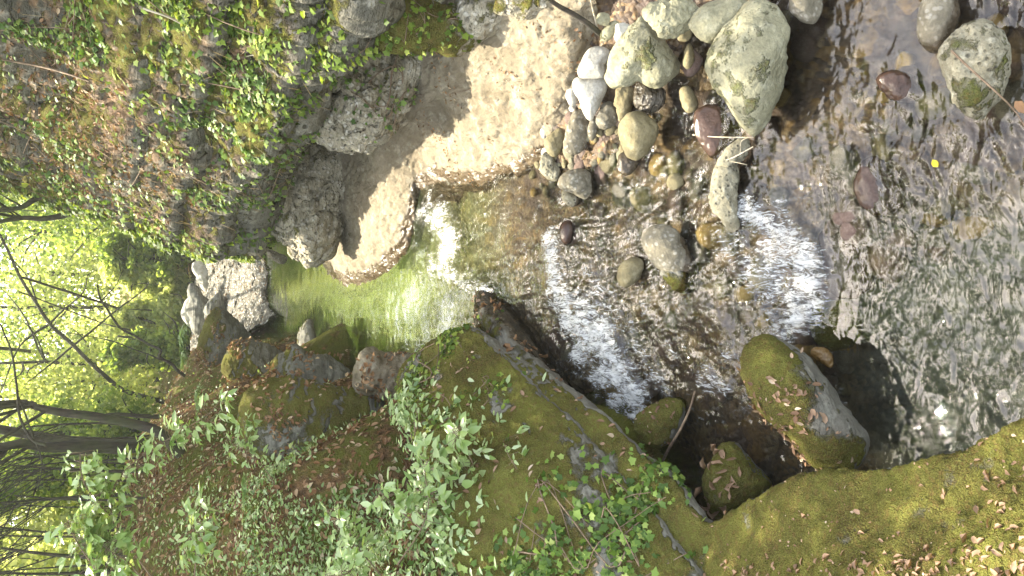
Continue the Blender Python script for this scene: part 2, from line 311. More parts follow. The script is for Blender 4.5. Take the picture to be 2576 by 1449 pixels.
def water_mat():
    k = NT('stream_water'); P = k.obj(); mp = k.n('Mapping', {'Vector': P, 'Scale': (.6, 1, 1)}).outputs[0]
    a = k.noise(13, 1.5, .5, vec=mp, dist=1.2); b = k.noise(34, 1, .5, vec=mp, dist=.5); amp = k.attr('rough')
    h = k.math('MULTIPLY', k.math('ADD', a, k.math('MULTIPLY', b, .15)), amp); nb = k.bump(h, 1, .012)
    fr = k.n('Fresnel', {'IOR': 1.42, 'Normal': nb}).outputs[0]; fr = k.math('MULTIPLY', fr, 1.2, True)
    tr = k.n('BsdfTransparent', {'Color': (.93, .95, .90)}); gl = k.n('BsdfGlossy', {'Color': (1, 1, 1), 'Roughness': .012, 'Normal': nb})
    tb = k.n('BsdfDiffuse', {'Color': k.mix(k.attr('green'), (.16, .16, .12), (.11, .165, .03)), 'Normal': nb})
    rf = k.n('BsdfRefraction', {'Color': (.95, .96, .92), 'IOR': 1.22, 'Roughness': 0.0, 'Normal': nb}); tq = k.n('MixShader', {0: .5}); k.t.links.new(tr.outputs[0], tq.inputs[1]); k.t.links.new(rf.outputs[0], tq.inputs[2]); tr = tq
    m0 = k.n('MixShader', {0: k.attr('turbid')}); k.t.links.new(tr.outputs[0], m0.inputs[1]); k.t.links.new(tb.outputs[0], m0.inputs[2])
    m1 = k.n('MixShader', {0: fr}); k.t.links.new(m0.outputs[0], m1.inputs[1]); k.t.links.new(gl.outputs[0], m1.inputs[2])
    mf = k.n('Mapping', {'Vector': P, 'Rotation': (0, 0, .3), 'Scale': (1.5, .45, 1)}).outputs[0]; f1 = k.noise(15, 8, .74, vec=mf, dist=2.6); f2 = k.noise(5, 5, .65, vec=mf, dist=1.8)
    ff = k.math('ADD', k.math('MULTIPLY', k.attr('foam'), .92), k.math('MULTIPLY', k.math('SUBTRACT', k.math('ADD', k.math('MULTIPLY', f1, .65), k.math('MULTIPLY', f2, .35)), .5), 4.2))
    ff = k.math('MULTIPLY', k.ramp(ff, [(.42, 0.), (.62, .35), (1, 1.)]), k.ramp(k.attr('foam'), [(.04, 0.), (.15, .55), (.4, 1.)]))
    fo = k.princ(Base_Color=(.9, .9, .88), Roughness=.45, Normal=k.bump(f1, 1, .05))
    m2 = k.n('MixShader', {0: k.math('MULTIPLY', ff, .93)}); k.t.links.new(m1.outputs[0], m2.inputs[1]); k.t.links.new(fo.outputs[0], m2.inputs[2])
    return k.out(m2)
M['water'] = water_mat()

# ------------------------------------------------------------------ levels of water, bed and ground
def field(pts, lam=2e-3, extra=()):
    Q = np.array([Z(*p) for p in pts] + [np.array(e, float) for e in extra]); return TPS(Q[:, :2], Q[:, 2], lam)
WATER = field([(2576, 1000, 0), (2576, 0, .02), (2300, 900, 0), (2100, 700, 0), (2110, 900, 0), (2150, 1150, 0), (2070, 600, .02), (2200, 400, .05), (2400, 200, .05), (2576, 400, .01), (2400, 600, 0),
    (1900, 620, .17), (1870, 800, .14), (1960, 560, .14), (2000, 480, .12), (2050, 330, .11), (2100, 100, .11), (1900, 480, .18), (2030, 650, .03), (2020, 800, .02), (1960, 700, .09), (1850, 330, .2), (1750, 250, .24),
    (1780, 500, .21), (1700, 300, .25), (1700, 600, .22), (1750, 800, .19), (1800, 1000, .11), (1700, 1200, .08), (1850, 1150, .05), (1620, 450, .28), (1900, 950, .09), (1950, 1100, .03),
    (1400, 640, .43), (1380, 750, .42), (1430, 850, .39), (1480, 950, .34), (1560, 800, .25), (1620, 950, .19), (1650, 1050, .16), (1600, 1150, .14), (1450, 600, .39), (1520, 620, .33), (1450, 500, .40), (1520, 720, .29),
    (1250, 600, .48), (1300, 700, .46), (1200, 550, .50), (1330, 450, .46), (1150, 600, .53), (1080, 560, .60), (1060, 520, .62), (1120, 680, .55), (1100, 640, .56), (1480, 330, .36),
    (1000, 800, .57), (1150, 780, .55), (900, 800, .57), (800, 720, .57), (700, 700, .57), (900, 880, .57), (660, 720, .57), (1050, 700, .57)],
    extra=[(-4, 15, .57), (4, 18, .57), (0, 28, .57), (-4, 3, 0), (5, 3, .03), (0, 1, 0), (4, 5, .3), (-4, 6, .2)])
BED = field([(1400, 330, .5), (1400, 250, .56), (1480, 300, .44), (1480, 380, .40), (1550, 300, .36), (1560, 200, .44), (1600, 150, .44), (1500, 100, .66), (1600, 40, .55), (1700, 60, .36), (1700, 160, .26), (1440, 450, .37),
    (1500, 440, .33), (1650, 100, .42), (1800, 0, .22), (1780, 100, .15), (2300, 700, -.35), (2400, 1000, -.4), (2576, 800, -.4), (2200, 900, -.33), (2150, 1150, -.3), (2130, 700, -.14), (2576, 300, -.2), (2400, 200, -.06), (2300, 350, -.06),
    (2200, 150, .02), (2100, 300, .03), (2000, 200, .07), (2100, 500, 0), (2250, 500, -.1), (2000, 700, -.15), (1900, 620, .06), (1850, 800, .02), (1800, 450, .12), (1700, 400, .18), (1700, 600, .12), (1600, 600, .2), (1550, 500, .27),
    (1600, 900, .05), (1700, 1000, .0), (1850, 1000, -.03), (1700, 1200, -.05), (1450, 650, .28), (1400, 750, .3), (1500, 900, .2), (1250, 600, .38), (1300, 700, .36), (1200, 550, .4), (1330, 480, .4), (1620, 350, .25), (1620, 250, .29),
    (1000, 800, .0), (900, 800, -.2), (800, 720, -.2), (1150, 800, .3), (1080, 700, .3), (700, 700, .1), (660, 720, .5), (640, 660, .55)], extra=[(-3, 12, .3), (3, 14, .3), (0, 30, .5), (-4, 3, -.2), (5, 3, .3), (0, .5, -.4)])
GP = [D(*p) for p in [(1000, 1700, 5.0), (1080, 1250, 6.0), (1050, 1449, 5.6), (880, 1150, 7.8), (850, 1449, 7.0), (800, 1800, 6.5), (750, 1000, 10.5), (700, 1200, 9), (650, 1449, 8.2), (600, 1800, 7.5),
    (650, 1000, 13), (560, 1150, 11.5), (500, 1300, 10.5), (430, 1500, 10), (740, 900, 13), (600, 900, 17), (480, 1000, 16.5), (430, 1150, 14), (360, 1300, 13), (330, 1500, 12.5), (540, 850, 22), (470, 930, 22), (410, 1080, 19), (345, 1300, 18),
    (620, 640, 24), (620, 740, 24), (560, 640, 27), (560, 740, 27), (495, 640, 31), (495, 740, 31), (660, 920, 15), (960, 1040, 8.4)]] + [Z(*p) for p in [(890, 940, .5), (890, 890, .1), (800, 880, .35), (740, 850, .4), (800, 840, .1), (950, 900, .1), (720, 790, .3), (900, 1000, .9), (780, 930, .9)]]
GE = [(0, 2, -1), (0, 6, -1), (0, 10, -.9), (-.2, 15, -.9), (-1.1, 22, .7), (2, 22, .0), (-.4, 18, -.3), (-.6, 20, -.2), (.3, 22, -.1), (-1.0, 17, .0), (.8, 20, -.3), (-.2, 24.5, .1), (-1.3, 19.5, .2), (-.2, 27, .4), (.2, 19, -.4), (3, 6, 0), (4, 10, 0), (3, 16, .5), (8, 8, 4), (12, 12, 6), (8, 25, 6), (0, 38, 2.0), (0, 46, 2.6), (-10, 45, 2.6), (10, 45, 5), (-30, 60, 3), (0, 60, 3.6), (30, 60, 6),
    (0, 90, 4), (80, 90, 8), (-80, 90, 4), (-40, 20, 5), (40, 20, 10), (-60, 0, 6), (60, 0, 10), (0, -6, -1), (0, 160, 4), (-8, 4, 4), (-15, 8, 4.3), (-6, 3, 2.5), (-3.5, 2.2, .3), (-2, 1, -.5), (6, 3, 2), (3, 1, -.3), (-120, 160, 8), (120, 160, 8), (-12, 25, 3.2), (-20, 35, 3.0),
    (-2.2, 4.5, .2), (-1.6, 7, -.4), (-1.3, 10, -.4), (3, 30, 3), (-5, 32, 2.6)]
for p in GP:
    if p[1] > 23.5 and p[1] < 31.5: p[2] -= .45
GP = np.array(GP + [np.array(e, float) for e in GE]); _G = TPS(GP[:, :2], GP[:, 2], 1e-2)
def GROUND(X):
    X = np.asarray(X, float); z = _G(X); cap = 3.75 + 30 * sstep(15, 11, X[:, 1]) + 30 * sstep(0, 3, X[:, 0]); return np.where(z > cap, cap + .08 * (z - cap), z)
def gz(X, Y): return float(GROUND(np.array([[X, Y]]))[0])
def ground_hit(x, y):
    d = ray(x, y); t = np.linspace(3, 120, 1500); P = EYE + d * t[:, None]; g = GROUND(P[:, :2]); k = np.argmax(P[:, 2] < g)
    return P[k] if (P[:, 2] < g).any() else P[-1]
def wl(X, Y): return float(WATER(np.array([[X, Y]]))[0])

# ground: one sheet to the horizon
u = np.linspace(-1, 1, 330); gx = np.sinh(u * 4.3) * 4.2; v = np.linspace(0, 1, 380); gy = -8 + np.sinh(v * 4.2) * 5.0 + v * 10
XX, YY = np.meshgrid(gx, gy); Q = np.c_[XX.ravel(), YY.ravel()]; zz = GROUND(Q)
V = np.c_[Q, zz]; near = np.exp(-((Q[:, 1] - 10) / 25) ** 2); V[:, 2] += (.14 * fbm(V * .9, 4, 3) + .10 * fbm(V * 2.6, 4, 5, True)) * near + .9 * fbm(V * .07, 3, 8) * sstep(40, 80, np.abs(Q[:, 1]))
GV, GF = V, grid_faces(380, 330)
tag(build('ground', V, GF, M['ground'], origin=np.zeros(3)), kind='structure')
# stream bed
bx = np.linspace(-3.4, 4.2, 260); by = 1.0 + 25 * np.linspace(0, 1, 420) ** 1.8; XX, YY = np.meshgrid(bx, by); Q = np.c_[XX.ravel(), YY.ravel()]
V = np.c_[Q, BED(Q)]; P3 = np.c_[Q, np.zeros(len(Q))]
cell = worley(P3 * 7.5, 4); V[:, 2] += .05 * (.45 - cell) + .05 * fbm(P3 * 2.2, 4, 2) + .012 * fbm(P3 * 30, 2, 9)
V[:, 2] = np.where(Q[:, 1] > 18, np.minimum(V[:, 2], .42 - .12 * (Q[:, 1] - 18)), V[:, 2])
pool = sstep(8.6, 10.5, Q[:, 1]); deep = sstep(4.0, 3.0, Q[:, 1]) * sstep(.75, .1, Q[:, 0] + .15 * fbm(P3 * 2, 3, 4))
BV, BF = V, grid_faces(420, 260)
tag(build('stream_bed', V, BF, M['bed'], attrs={'algae': np.clip(pool + .55 * sstep(6.8, 8.2, Q[:, 1]), 0, 1), 'silt': deep}, origin=np.zeros(3)), kind='structure')
# water surface: real ripples, cascades and foam
wy = [1.0]
while wy[-1] < 25: wy.append(wy[-1] + max(.010, .0036 * wy[-1]))
wy = np.array(wy); wx = np.linspace(-2.9, 3.3, 620); XX, YY = np.meshgrid(wx, wy); Q = np.c_[XX.ravel(), YY.ravel()]; base = WATER(Q); base = np.where(Q[:, 1] > 9.5, np.minimum(base, .575), base); P3 = np.c_[Q, np.zeros(len(Q))]
def blobs(spec):
    r = np.zeros(len(Q))
    for x, y, z, rad, st in spec:
        p = Z(x, y, z); r = np.maximum(r, st * np.exp(-((Q - p[:2]) ** 2).sum(1) / (1.3 * rad) ** 2))
    return r
foam = blobs([(1110, 550, .57, .18, .9), (1130, 600, .56, .21, .95), (1120, 640, .56, .17, .95), (1090, 670, .56, .16, .7), (1080, 500, .62, .12, .6), (1180, 700, .52, .12, .55), (1210, 730, .5, .1, .5), (1060, 690, .57, .1, .5),
    (1395, 640, .42, .1, .75), (1400, 690, .42, .11, .85), (1390, 740, .42, .11, .7), (1470, 780, .36, .17, .85), (1430, 810, .38, .12, .9), (1510, 840, .3, .17, 1), (1470, 890, .33, .14, .85), (1540, 890, .26, .16, 1), (1570, 940, .22, .16, 1.05), (1530, 950, .26, .13, .9), (1600, 990, .19, .15, 1.05), (1570, 1010, .2, .12, .9), (1610, 1045, .17, .1, .9), (1600, 1140, .13, .12, .7), (1640, 1170, .1, .08, .6), (1410, 500, .43, .07, .5), (1530, 760, .3, .12, .6),
    (1960, 640, .08, .14, .75), (2000, 620, .05, .12, .8), (2035, 660, .02, .10, .95), (2040, 710, .02, .1, 1), (2010, 760, .03, .12, .85), (1960, 720, .09, .14, .7), (2025, 800, .02, .09, .8), (1950, 800, .08, .1, .55), (2030, 610, .03, .07, .8), (1900, 690, .14, .13, .5), (1850, 900, .1, .1, .45), (1780, 950, .12, .09, .55),
    (1320, 620, .46, .12, .35), (1620, 780, .22, .15, .3), (1700, 880, .17, .15, .35), (1740, 700, .21, .12, .3), (1950, 520, .15, .14, .35)])
pool = sstep(8.6, 10.5, Q[:, 1])
def streak(L, rad, st): return [(*(np.array(a) * (1 - t) + np.array(b) * t), rad, st) for a, b in zip(L[:-1], L[1:]) for t in np.linspace(0, 1, 7)]
foam = np.maximum(foam, blobs(streak([(1075, 530, .6), (1130, 610, .56), (1110, 680, .56), (1220, 735, .5)], .11, .75) + streak([(1390, 610, .43), (1400, 720, .42), (1440, 800, .38), (1520, 870, .3), (1580, 960, .22), (1620, 1045, .17), (1640, 1150, .12), (1700, 1250, .07)], .13, .85) + streak([(1480, 690, .34), (1560, 800, .25), (1620, 900, .2), (1680, 980, .15)], .12, .42)
    + streak([(1880, 520, .18), (1960, 580, .12), (2030, 620, .04), (2055, 700, .02), (2040, 790, .02), (1970, 830, .06)], .085, .85) + streak([(1840, 600, .18), (1920, 700, .12), (1990, 760, .04)], .15, .5) + streak([(1780, 930, .13), (1830, 970, .1)], .07, .6) + streak([(2100, 970, 0), (2150, 1080, 0), (2180, 1150, 0)], .05, .4)))
riff = sstep(8.0, 6.8, Q[:, 1]) * sstep(3.3, 4.0, Q[:, 1]); foam = np.maximum(foam, .17 * riff + .10 * sstep(3.6, 3.0, Q[:, 1]))
calm = np.clip(pool * .8, 0, .8)
ang = .25 * fbm(P3 * .8, 2, 31); fx = Q[:, 0] + ang * Q[:, 1] * .15; fy = Q[:, 1]
fl = np.c_[fx * 4.6, fy * 8.2, np.zeros(len(Q))]; fl2 = np.c_[fx * 15, fy * 22, np.ones(len(Q))]
rip = .0165 * fbm(fl + .9 * np.c_[fbm(fl * .4, 2, 3), fbm(fl * .4 + 9, 2, 5), np.zeros(len(Q))], 2, 21, True) + .0009 * fbm(fl2, 1, 25, True) + .020 * fbm(P3 * 3.3, 2, 27)
vary = np.clip(.58 + 1.2 * fbm(P3 * 1.0, 2, 37), .10, 1.3) * (1 - .45 * sstep(4.0, 3.0, Q[:, 1]) * sstep(.75, .1, Q[:, 0])); flA = np.c_[(fx + .3 * fy) * 10.5, (fy - .3 * fx) * 2.7, np.zeros(len(Q))]; wA = sstep(3.1, 3.9, Q[:, 1] + .5 * fbm(P3 * .9, 2, 43))
ripA = .0125 * fbm(flA + .8 * np.c_[fbm(flA * .5, 2, 3), fbm(flA * .5 + 9, 2, 5), np.zeros(len(Q))], 2, 61, True) + .0010 * fbm(flA * 2.2, 1, 62) + .022 * fbm(P3 * 3.0, 2, 27); rip = ripA * wA + rip * (1 - wA)
rip = rip * vary * (1 - calm) + calm * .0035 * fbm(np.c_[Q[:, 0] * 4, Q[:, 1] * 9, np.zeros(len(Q))], 3, 29)
rip += np.minimum(foam, 1) * (.055 * fbm(P3 * 6, 2, 33, True) + .018 * fbm(P3 * 18, 2, 35, True))
WV = np.c_[Q, base + rip]; green = sstep(8.2, 10.5, Q[:, 1] + .4 * fbm(P3 * .9, 3, 41))
turb = np.clip(.22 * green , 0, .6)
WF = grid_faces(len(wy), 620)
keep = WV[:, 2] > BED(Q) - .12; WF = WF[keep[WF].any(1)]
tag(build('water', WV, WF, M['water'], attrs={'foam': foam, 'rough': np.clip((1 - calm) * vary, .12, 1.2), 'green': green, 'turbid': turb}, origin=np.zeros(3)), kind='structure')

# ------------------------------------------------------------------ cliff, bedrock, big mossy rocks (lofted through surveyed points)
def rough_rock(a1, f1, a2, f2, seed, st=0.0):
    def f(V):
        d = a1 * fbm(V * f1, 4, seed) + a2 * fbm(V * f2, 3, seed + 7, True)
        if st: d = d + st * np.abs(noise(np.c_[V[:, :2] * .8, V[:, 2] * 7 + V[:, 0] * 2], seed + 3))
        return d
    return f
def moss_of(V, N, t=.1, w=.5, gain=1.0, f=1.3, seed=3): return np.clip(gain * (sstep(t, t + w, N[:, 2]) * .8 + .5 * fbm(V * f, 3, seed)), 0, 1)
def wet_of(V, up=.05): return sstep(up, 0.0, V[:, 2] - WATER(V[:, :2]))
rows = [[(690, 560, .2), (685, 640, .2), (690, 700, .2), (692, 765, .2), (706, 815, .2)], [(664, 560, .6), (662, 640, .62), (668, 700, .62), (674, 755, .62), (690, 805, .64)], [(620, 570, .85), (620, 640, .85), (620, 700, .82), (628, 765, .85), (640, 830, .95)],
        [(570, 570, 1.1), (570, 640, 1.05), (565, 700, 1.0), (570, 770, 1.1), (580, 860, 1.3)], [(525, 560, 1.4), (525, 640, 1.3), (520, 700, 1.2), (520, 780, 1.3), (520, 880, 1.6)], [(488, 540, 1.9), (490, 640, 1.55), (488, 700, 1.45), (485, 780, 1.55), (480, 880, 1.9)]]
V, F = loft([[Z(*p) for p in r] for r in rows], 170, 170, lambda V: .10 * fbm(V * .9, 3, 44)); V[:, :2] += np.stack([.28 * fbm(V * 1.3, 4, 46), .5 * fbm(V * 1.1, 4, 47)], 1); V[:, 2] += .06 * (.5 - worley(V * 5, 5)) + .05 * (.5 - worley(V * 11, 7)) + .05 * fbm(V * 2.5, 3, 45)
if normals(V, F)[:, 2].mean() < 0: F = F[:, ::-1]
GBV, GBF = V, F
tag(build('gravel_bar', V, F, M['gravel'], attrs={'moss': .3 * fbm(V * .8, 3, 9) - .15, 'wet': wet_of(V, .1)}, origin=np.zeros(3)), kind='structure')
rows = [[(1490, 440, .15), (1480, 330, .34), (1490, 220, .42), (1500, 100, .60), (1500, 0, .8), (1480, -150, 1.2)],
        [(1390, 450, .28), (1370, 392, .45), (1400, 280, .6), (1420, 150, .8), (1400, 30, 1.0), (1340, -100, 1.15)],
        [(1310, 470, .30), (1300, 418, .52), (1300, 300, .72), (1300, 150, .95), (1270, 30, 1.2), (1200, -80, 1.25)],
        [(1210, 510, .32), (1190, 455, .54), (1190, 340, .78), (1180, 240, .95), (1100, 180, 1.15), (1040, 90, 1.22)],
        [(1090, 540, .38), (1062, 475, .62), (1060, 380, .78), (1050, 300, .95), (1000, 310, 1.1), (930, 250, 1.18)],
        [(1030, 640, .35), (1045, 570, .58), (1010, 480, .80), (965, 440, .95), (920, 410, 1.05), (860, 340, 1.15)],
        [(980, 725, .30), (1000, 660, .58), (955, 570, .84), (905, 525, .95), (870, 520, 1.0), (790, 440, 1.1)],
        [(900, 750, .30), (905, 722, .55), (895, 640, .80), (860, 590, .88), (840, 575, .9), (750, 530, 1.0)],
        [(845, 730, .25), (845, 708, .56), (830, 660, .70), (820, 640, .75), (810, 630, .8), (720, 590, 1.0)],
        [(800, 700, .2), (805, 690, .4), (800, 660, .5), (800, 640, .5), (790, 620, .5), (700, 580, .6)]]
V, F = loft([[Z(*p) for p in r] for r in rows], 260, 200, rough_rock(.045, 1.8, .03, 5.5, 50), flip=True); N = normals(V, F)
if N[:, 2].mean() < 0: F = F[:, ::-1]; N = -N
sc_ = np.c_[(V[:, 0] * .8 + V[:, 1] * .6) * 9, (V[:, 1] * .8 - V[:, 0] * .6) * 3.2, V[:, 2] * 5]
V = V + N * (.014 * (.5 - worley(V * 9, 6)) + .032 * fbm(sc_, 3, 52, True) + .006 * fbm(V * 20, 2, 53))[:, None]
RKV, RKF = V, F
tag(build('bedrock_slope', V, F, M['bedrock'], attrs={'moss': np.clip(.5 * fbm(V * np.array([1, 1, 3]), 3, 4) - .15 + .25 * sstep(8, 11, V[:, 1]), 0, .6), 'wet': wet_of(V, .2)}, origin=np.zeros(3)),
    'pale sunlit bedrock slope sinking into the water under the cliff', 'bedrock')
cols = [  # near column first, each from the recess under the overhang up to the top
    [(1020, -330, 6.2), (960, -330, 5.3), (850, -320, 5.3), (700, -300, 5.5), (500, -300, 6.0), (330, -300, 6.5), (180, -300, 7.2), (0, -300, 7.5), (-130, -300, 8), (-230, -300, 10.1)],
    [(960, 20, 8.2), (925, 0, 6.2), (840, 0, 6.25), (690, 0, 6.6), (500, 0, 7.2), (330, 0, 7.8), (180, 0, 8.8), (0, 0, 9.2), (-130, 0, 9.8), (-230, 0, 12.1)],
    [(870, 110, 9.4), (826, 140, 7.1), (750, 150, 7.05), (680, 150, 7.3), (510, 160, 8.0), (330, 180, 8.6), (165, 200, 10), (0, 180, 10.5), (-130, 180, 11), (-230, 180, 13.5)],
    [(780, 270, 11), (738, 300, 8.6), (672, 320, 8.45), (610, 320, 8.8), (490, 330, 9.3), (320, 335, 9.8), (150, 340, 11.2), (0, 330, 11.6), (-130, 330, 12.2), (-230, 330, 14.5)],
    [(700, 405, 13), (652, 440, 10.7), (598, 460, 10.6), (545, 475, 10.8), (470, 480, 11.1), (330, 480, 11.6), (170, 455, 12.5), (30, 415, 13), (-130, 390, 13.6), (-230, 380, 16.0)],
    [(690, 540, 13.4), (655, 588, 12.9), (605, 597, 12.8), (550, 600, 12.8), (470, 592, 12.9), (330, 555, 13.2), (200, 512, 13.8), (60, 455, 14.5), (-130, 420, 15), (-230, 400, 17.5)]]
A = [[D(*p) for p in c] for c in cols]; A.insert(0, [p + np.array([1.1, -1.6, 0]) for p in A[0]]); A.append([p + np.array([.9, 1.6, 0]) for p in A[-1]]); A.append([p + np.array([3.5, 3, 0]) for p in A[-2]])
V, F = loft(A, 300, 330, rough_rock(.16, .9, .09, 2.3, 60, .05)); N = normals(V, F)
if (N * (EYE - V)).sum(1).mean() < 0: F = F[:, ::-1]; N = -N
ph_ = (V[:, 2] - 2.0) / .60 + .35 * fbm(V * np.array([.7, .5, .7]), 3, 68); fr_ = ph_ - np.floor(ph_)
bed_ = (.20 * (1 - fr_) ** 1.4 - .22 * np.exp(-(np.minimum(fr_, 1 - fr_) / .09) ** 2)) * sstep(1.2, 1.8, V[:, 2]) * sstep(4.2, 3.2, V[:, 2]) * (.55 + .45 * sstep(-.2, .3, fbm(V * .6, 2, 69)))
V = V + N * bed_[:, None]; N = normals(V, F)
V = V + N * (.04 * fbm(V * 6, 4, 66, True) + .11 * fbm(np.c_[V[:, :2] * 2.6, V[:, 2] * .55], 3, 67, True))[:, None]; CV, CF = V, F; N = normals(V, F)
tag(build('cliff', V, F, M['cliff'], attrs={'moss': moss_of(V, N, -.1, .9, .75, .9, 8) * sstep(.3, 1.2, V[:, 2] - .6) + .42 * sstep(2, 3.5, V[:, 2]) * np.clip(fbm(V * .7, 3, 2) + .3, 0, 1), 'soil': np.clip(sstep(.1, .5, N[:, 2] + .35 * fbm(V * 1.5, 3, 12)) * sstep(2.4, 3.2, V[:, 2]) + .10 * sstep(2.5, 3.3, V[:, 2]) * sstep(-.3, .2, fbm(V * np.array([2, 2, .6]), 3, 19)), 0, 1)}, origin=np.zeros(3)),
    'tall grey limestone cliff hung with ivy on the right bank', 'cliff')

_ico = {}
def ico(n):
    if n not in _ico:
        b = bmesh.new(); bmesh.ops.create_icosphere(b, subdivisions=n, radius=1)
        _ico[n] = (np.array([v.co for v in b.verts]), np.array([[v.index for v in f.verts] for f in b.faces])); b.free()
    return _ico[n]
SURF = {}
def rock(name, label, cat, poly, zc, mat, thick=.8, facets=0, amp=.06, fine=.012, moss=None, wet=.05, sub=5, seed=None, group=None, Y=None, power=1.0, freq=2.2, st=0.0, key=None):
    poly = np.array(poly, float); c = (poly.min(0) + poly.max(0)) / 2
    ctr = D(c[0], c[1], Y) if Y else Z(c[0], c[1], zc)
    vv = ctr - EYE; dist = np.linalg.norm(vv); vv /= dist
    e1 = np.array([0, -sn, -cs]); e1 -= e1.dot(vv) * vv; e1 /= np.linalg.norm(e1); e2 = np.cross(e1, vv); e2 = e2 if e2[0] < 0 else -e2
    q = []
    for x, y in poly:
        d = ray(x, y); p = EYE + d * (vv.dot(ctr - EYE) / vv.dot(d)); q.append(((p - ctr).dot(e1), (p - ctr).dot(e2)))
    q = np.array(q); n = len(q); q = catmull(np.concatenate([q, q, q]), 36 * n)[12 * n:24 * n]
    ph = np.arctan2(q[:, 1], q[:, 0]); rr = np.hypot(q[:, 0], q[:, 1]); o = np.argsort(ph); ph, rr = ph[o], rr[o]
    ph = np.r_[ph - 2 * np.pi, ph, ph + 2 * np.pi]; rr = np.r_[rr, rr, rr]; mr = rr.mean()
    if seed is None: seed = int(abs(c[0] * 7 + c[1] * 13)) % 9973
    rs = np.random.RandomState(seed); d0, F = ico(sub); d = d0.copy()
    for _ in range(facets):
        nk = rs.randn(3); nk /= np.linalg.norm(nk); nk[2] = -abs(nk[2]) if _ % 2 else nk[2]; m = (d @ nk) / rs.uniform(.74, .93); m = np.maximum(m, 1); d = d / (m ** .9)[:, None]
    d = d * (1 + amp * fbm(d0 * freq * .6 + seed, 4, seed))[:, None]
    s = np.hypot(d0[:, 0], d0[:, 1]); phi = np.arctan2(d0[:, 1], d0[:, 0]); r = np.interp(phi, ph, rr)
    L = np.stack([r * d[:, 0], r * d[:, 1], thick * mr * np.sign(d[:, 2]) * np.abs(d[:, 2]) ** power], 1)
    V = ctr + L[:, :1] * e1 + L[:, 1:2] * e2 + L[:, 2:] * vv
    N = normals(V, F)
    if (N * (V - ctr)).sum(1).mean() < 0: F = F[:, ::-1]; N = -N
    dd = fine * 1.2 * (fbm(V * 5 / max(mr, .12) * .35 + seed, 4, seed, True)) * min(1, mr / .1 + .3) + (.12 * fine + .0015) * fbm(V * 26, 2, seed + 2)
    if st: dd = dd + st * np.abs(noise(np.c_[V[:, :2] * 1.2, V[:, 2] * 9 + V[:, 0] * 3], seed + 3))
    V = V + N * dd[:, None]; N = normals(V, F); at = {}
    if moss: at['moss'] = moss_of(V, N, moss[0], .5, moss[1], 1.2 / max(mr, .2) * .6, seed)
    if moss and mat == 'mossy': V = V + N * (at['moss'] * (.018 * (.5 - worley(V * 14, 3)) + .010 * fbm(V * 32, 2, 4)))[:, None]
    if wet: at['wet'] = wet_of(V, wet) if wet < 2 else np.ones(len(V))
    ob = tag(build(name, V, F, M[mat], attrs=at), label, cat, group)
    if key: SURF[key] = (V, F)
    return ob
# rock masses at the foot of the cliff
z3 = lambda L: [(575 + a * .3968, b * .3968) for a, b in L]
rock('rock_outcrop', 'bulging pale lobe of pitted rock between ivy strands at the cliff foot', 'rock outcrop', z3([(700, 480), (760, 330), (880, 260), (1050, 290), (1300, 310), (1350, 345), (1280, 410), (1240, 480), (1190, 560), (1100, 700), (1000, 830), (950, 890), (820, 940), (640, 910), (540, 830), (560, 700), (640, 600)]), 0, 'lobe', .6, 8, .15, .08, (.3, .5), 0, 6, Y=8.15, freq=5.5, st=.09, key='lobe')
rock('rock_outcrop', 'grey rock lobe at the far end of the cliff foot above the pale bedrock', 'rock outcrop', z3([(200, 1230), (380, 1010), (460, 950), (640, 920), (860, 930), (850, 1030), (780, 1180), (730, 1300), (705, 1440), (640, 1600), (560, 1640), (420, 1600), (280, 1450)]), 0, 'lobe', .7, 9, .16, .10, (.3, .45), 0, 6, Y=11.9, freq=5, st=.11)
rock('rock_outcrop', 'moss covered overhanging block of the cliff foot with ivy trailing over it', 'rock outcrop', z3([(800, 190), (900, 70), (1050, 20), (1250, 20), (1400, 50), (1560, 150), (1610, 210), (1550, 275), (1420, 325), (1300, 305), (1100, 315), (950, 290)]), 0, 'lobe', .6, 3, .10, .05, (-.7, 1.1), 0, 6, Y=6.25, key='mossblock')
rock('rock_outcrop', 'grey green knobbly rock rib above the bleached bedrock at the top edge', 'rock outcrop', [(1150, 60), (1170, -20), (1230, -90), (1330, -110), (1360, -50), (1320, 10), (1280, 40), (1262, 62), (1232, 88), (1190, 92)], 1.15, 'lobe', .8, 2, .10, .03, (-.1, .6), 0, 6)
rock('rock_outcrop', 'low mossy rim of rock hanging over a dark hollow beside the leaning stick', 'rock outcrop', [(1250, 20), (1300, -60), (1400, -80), (1420, 0), (1390, 25), (1330, 45), (1290, 38)], 1.12, 'lobe', .6, 1, .08, .03, (0, .7), 0, 5)
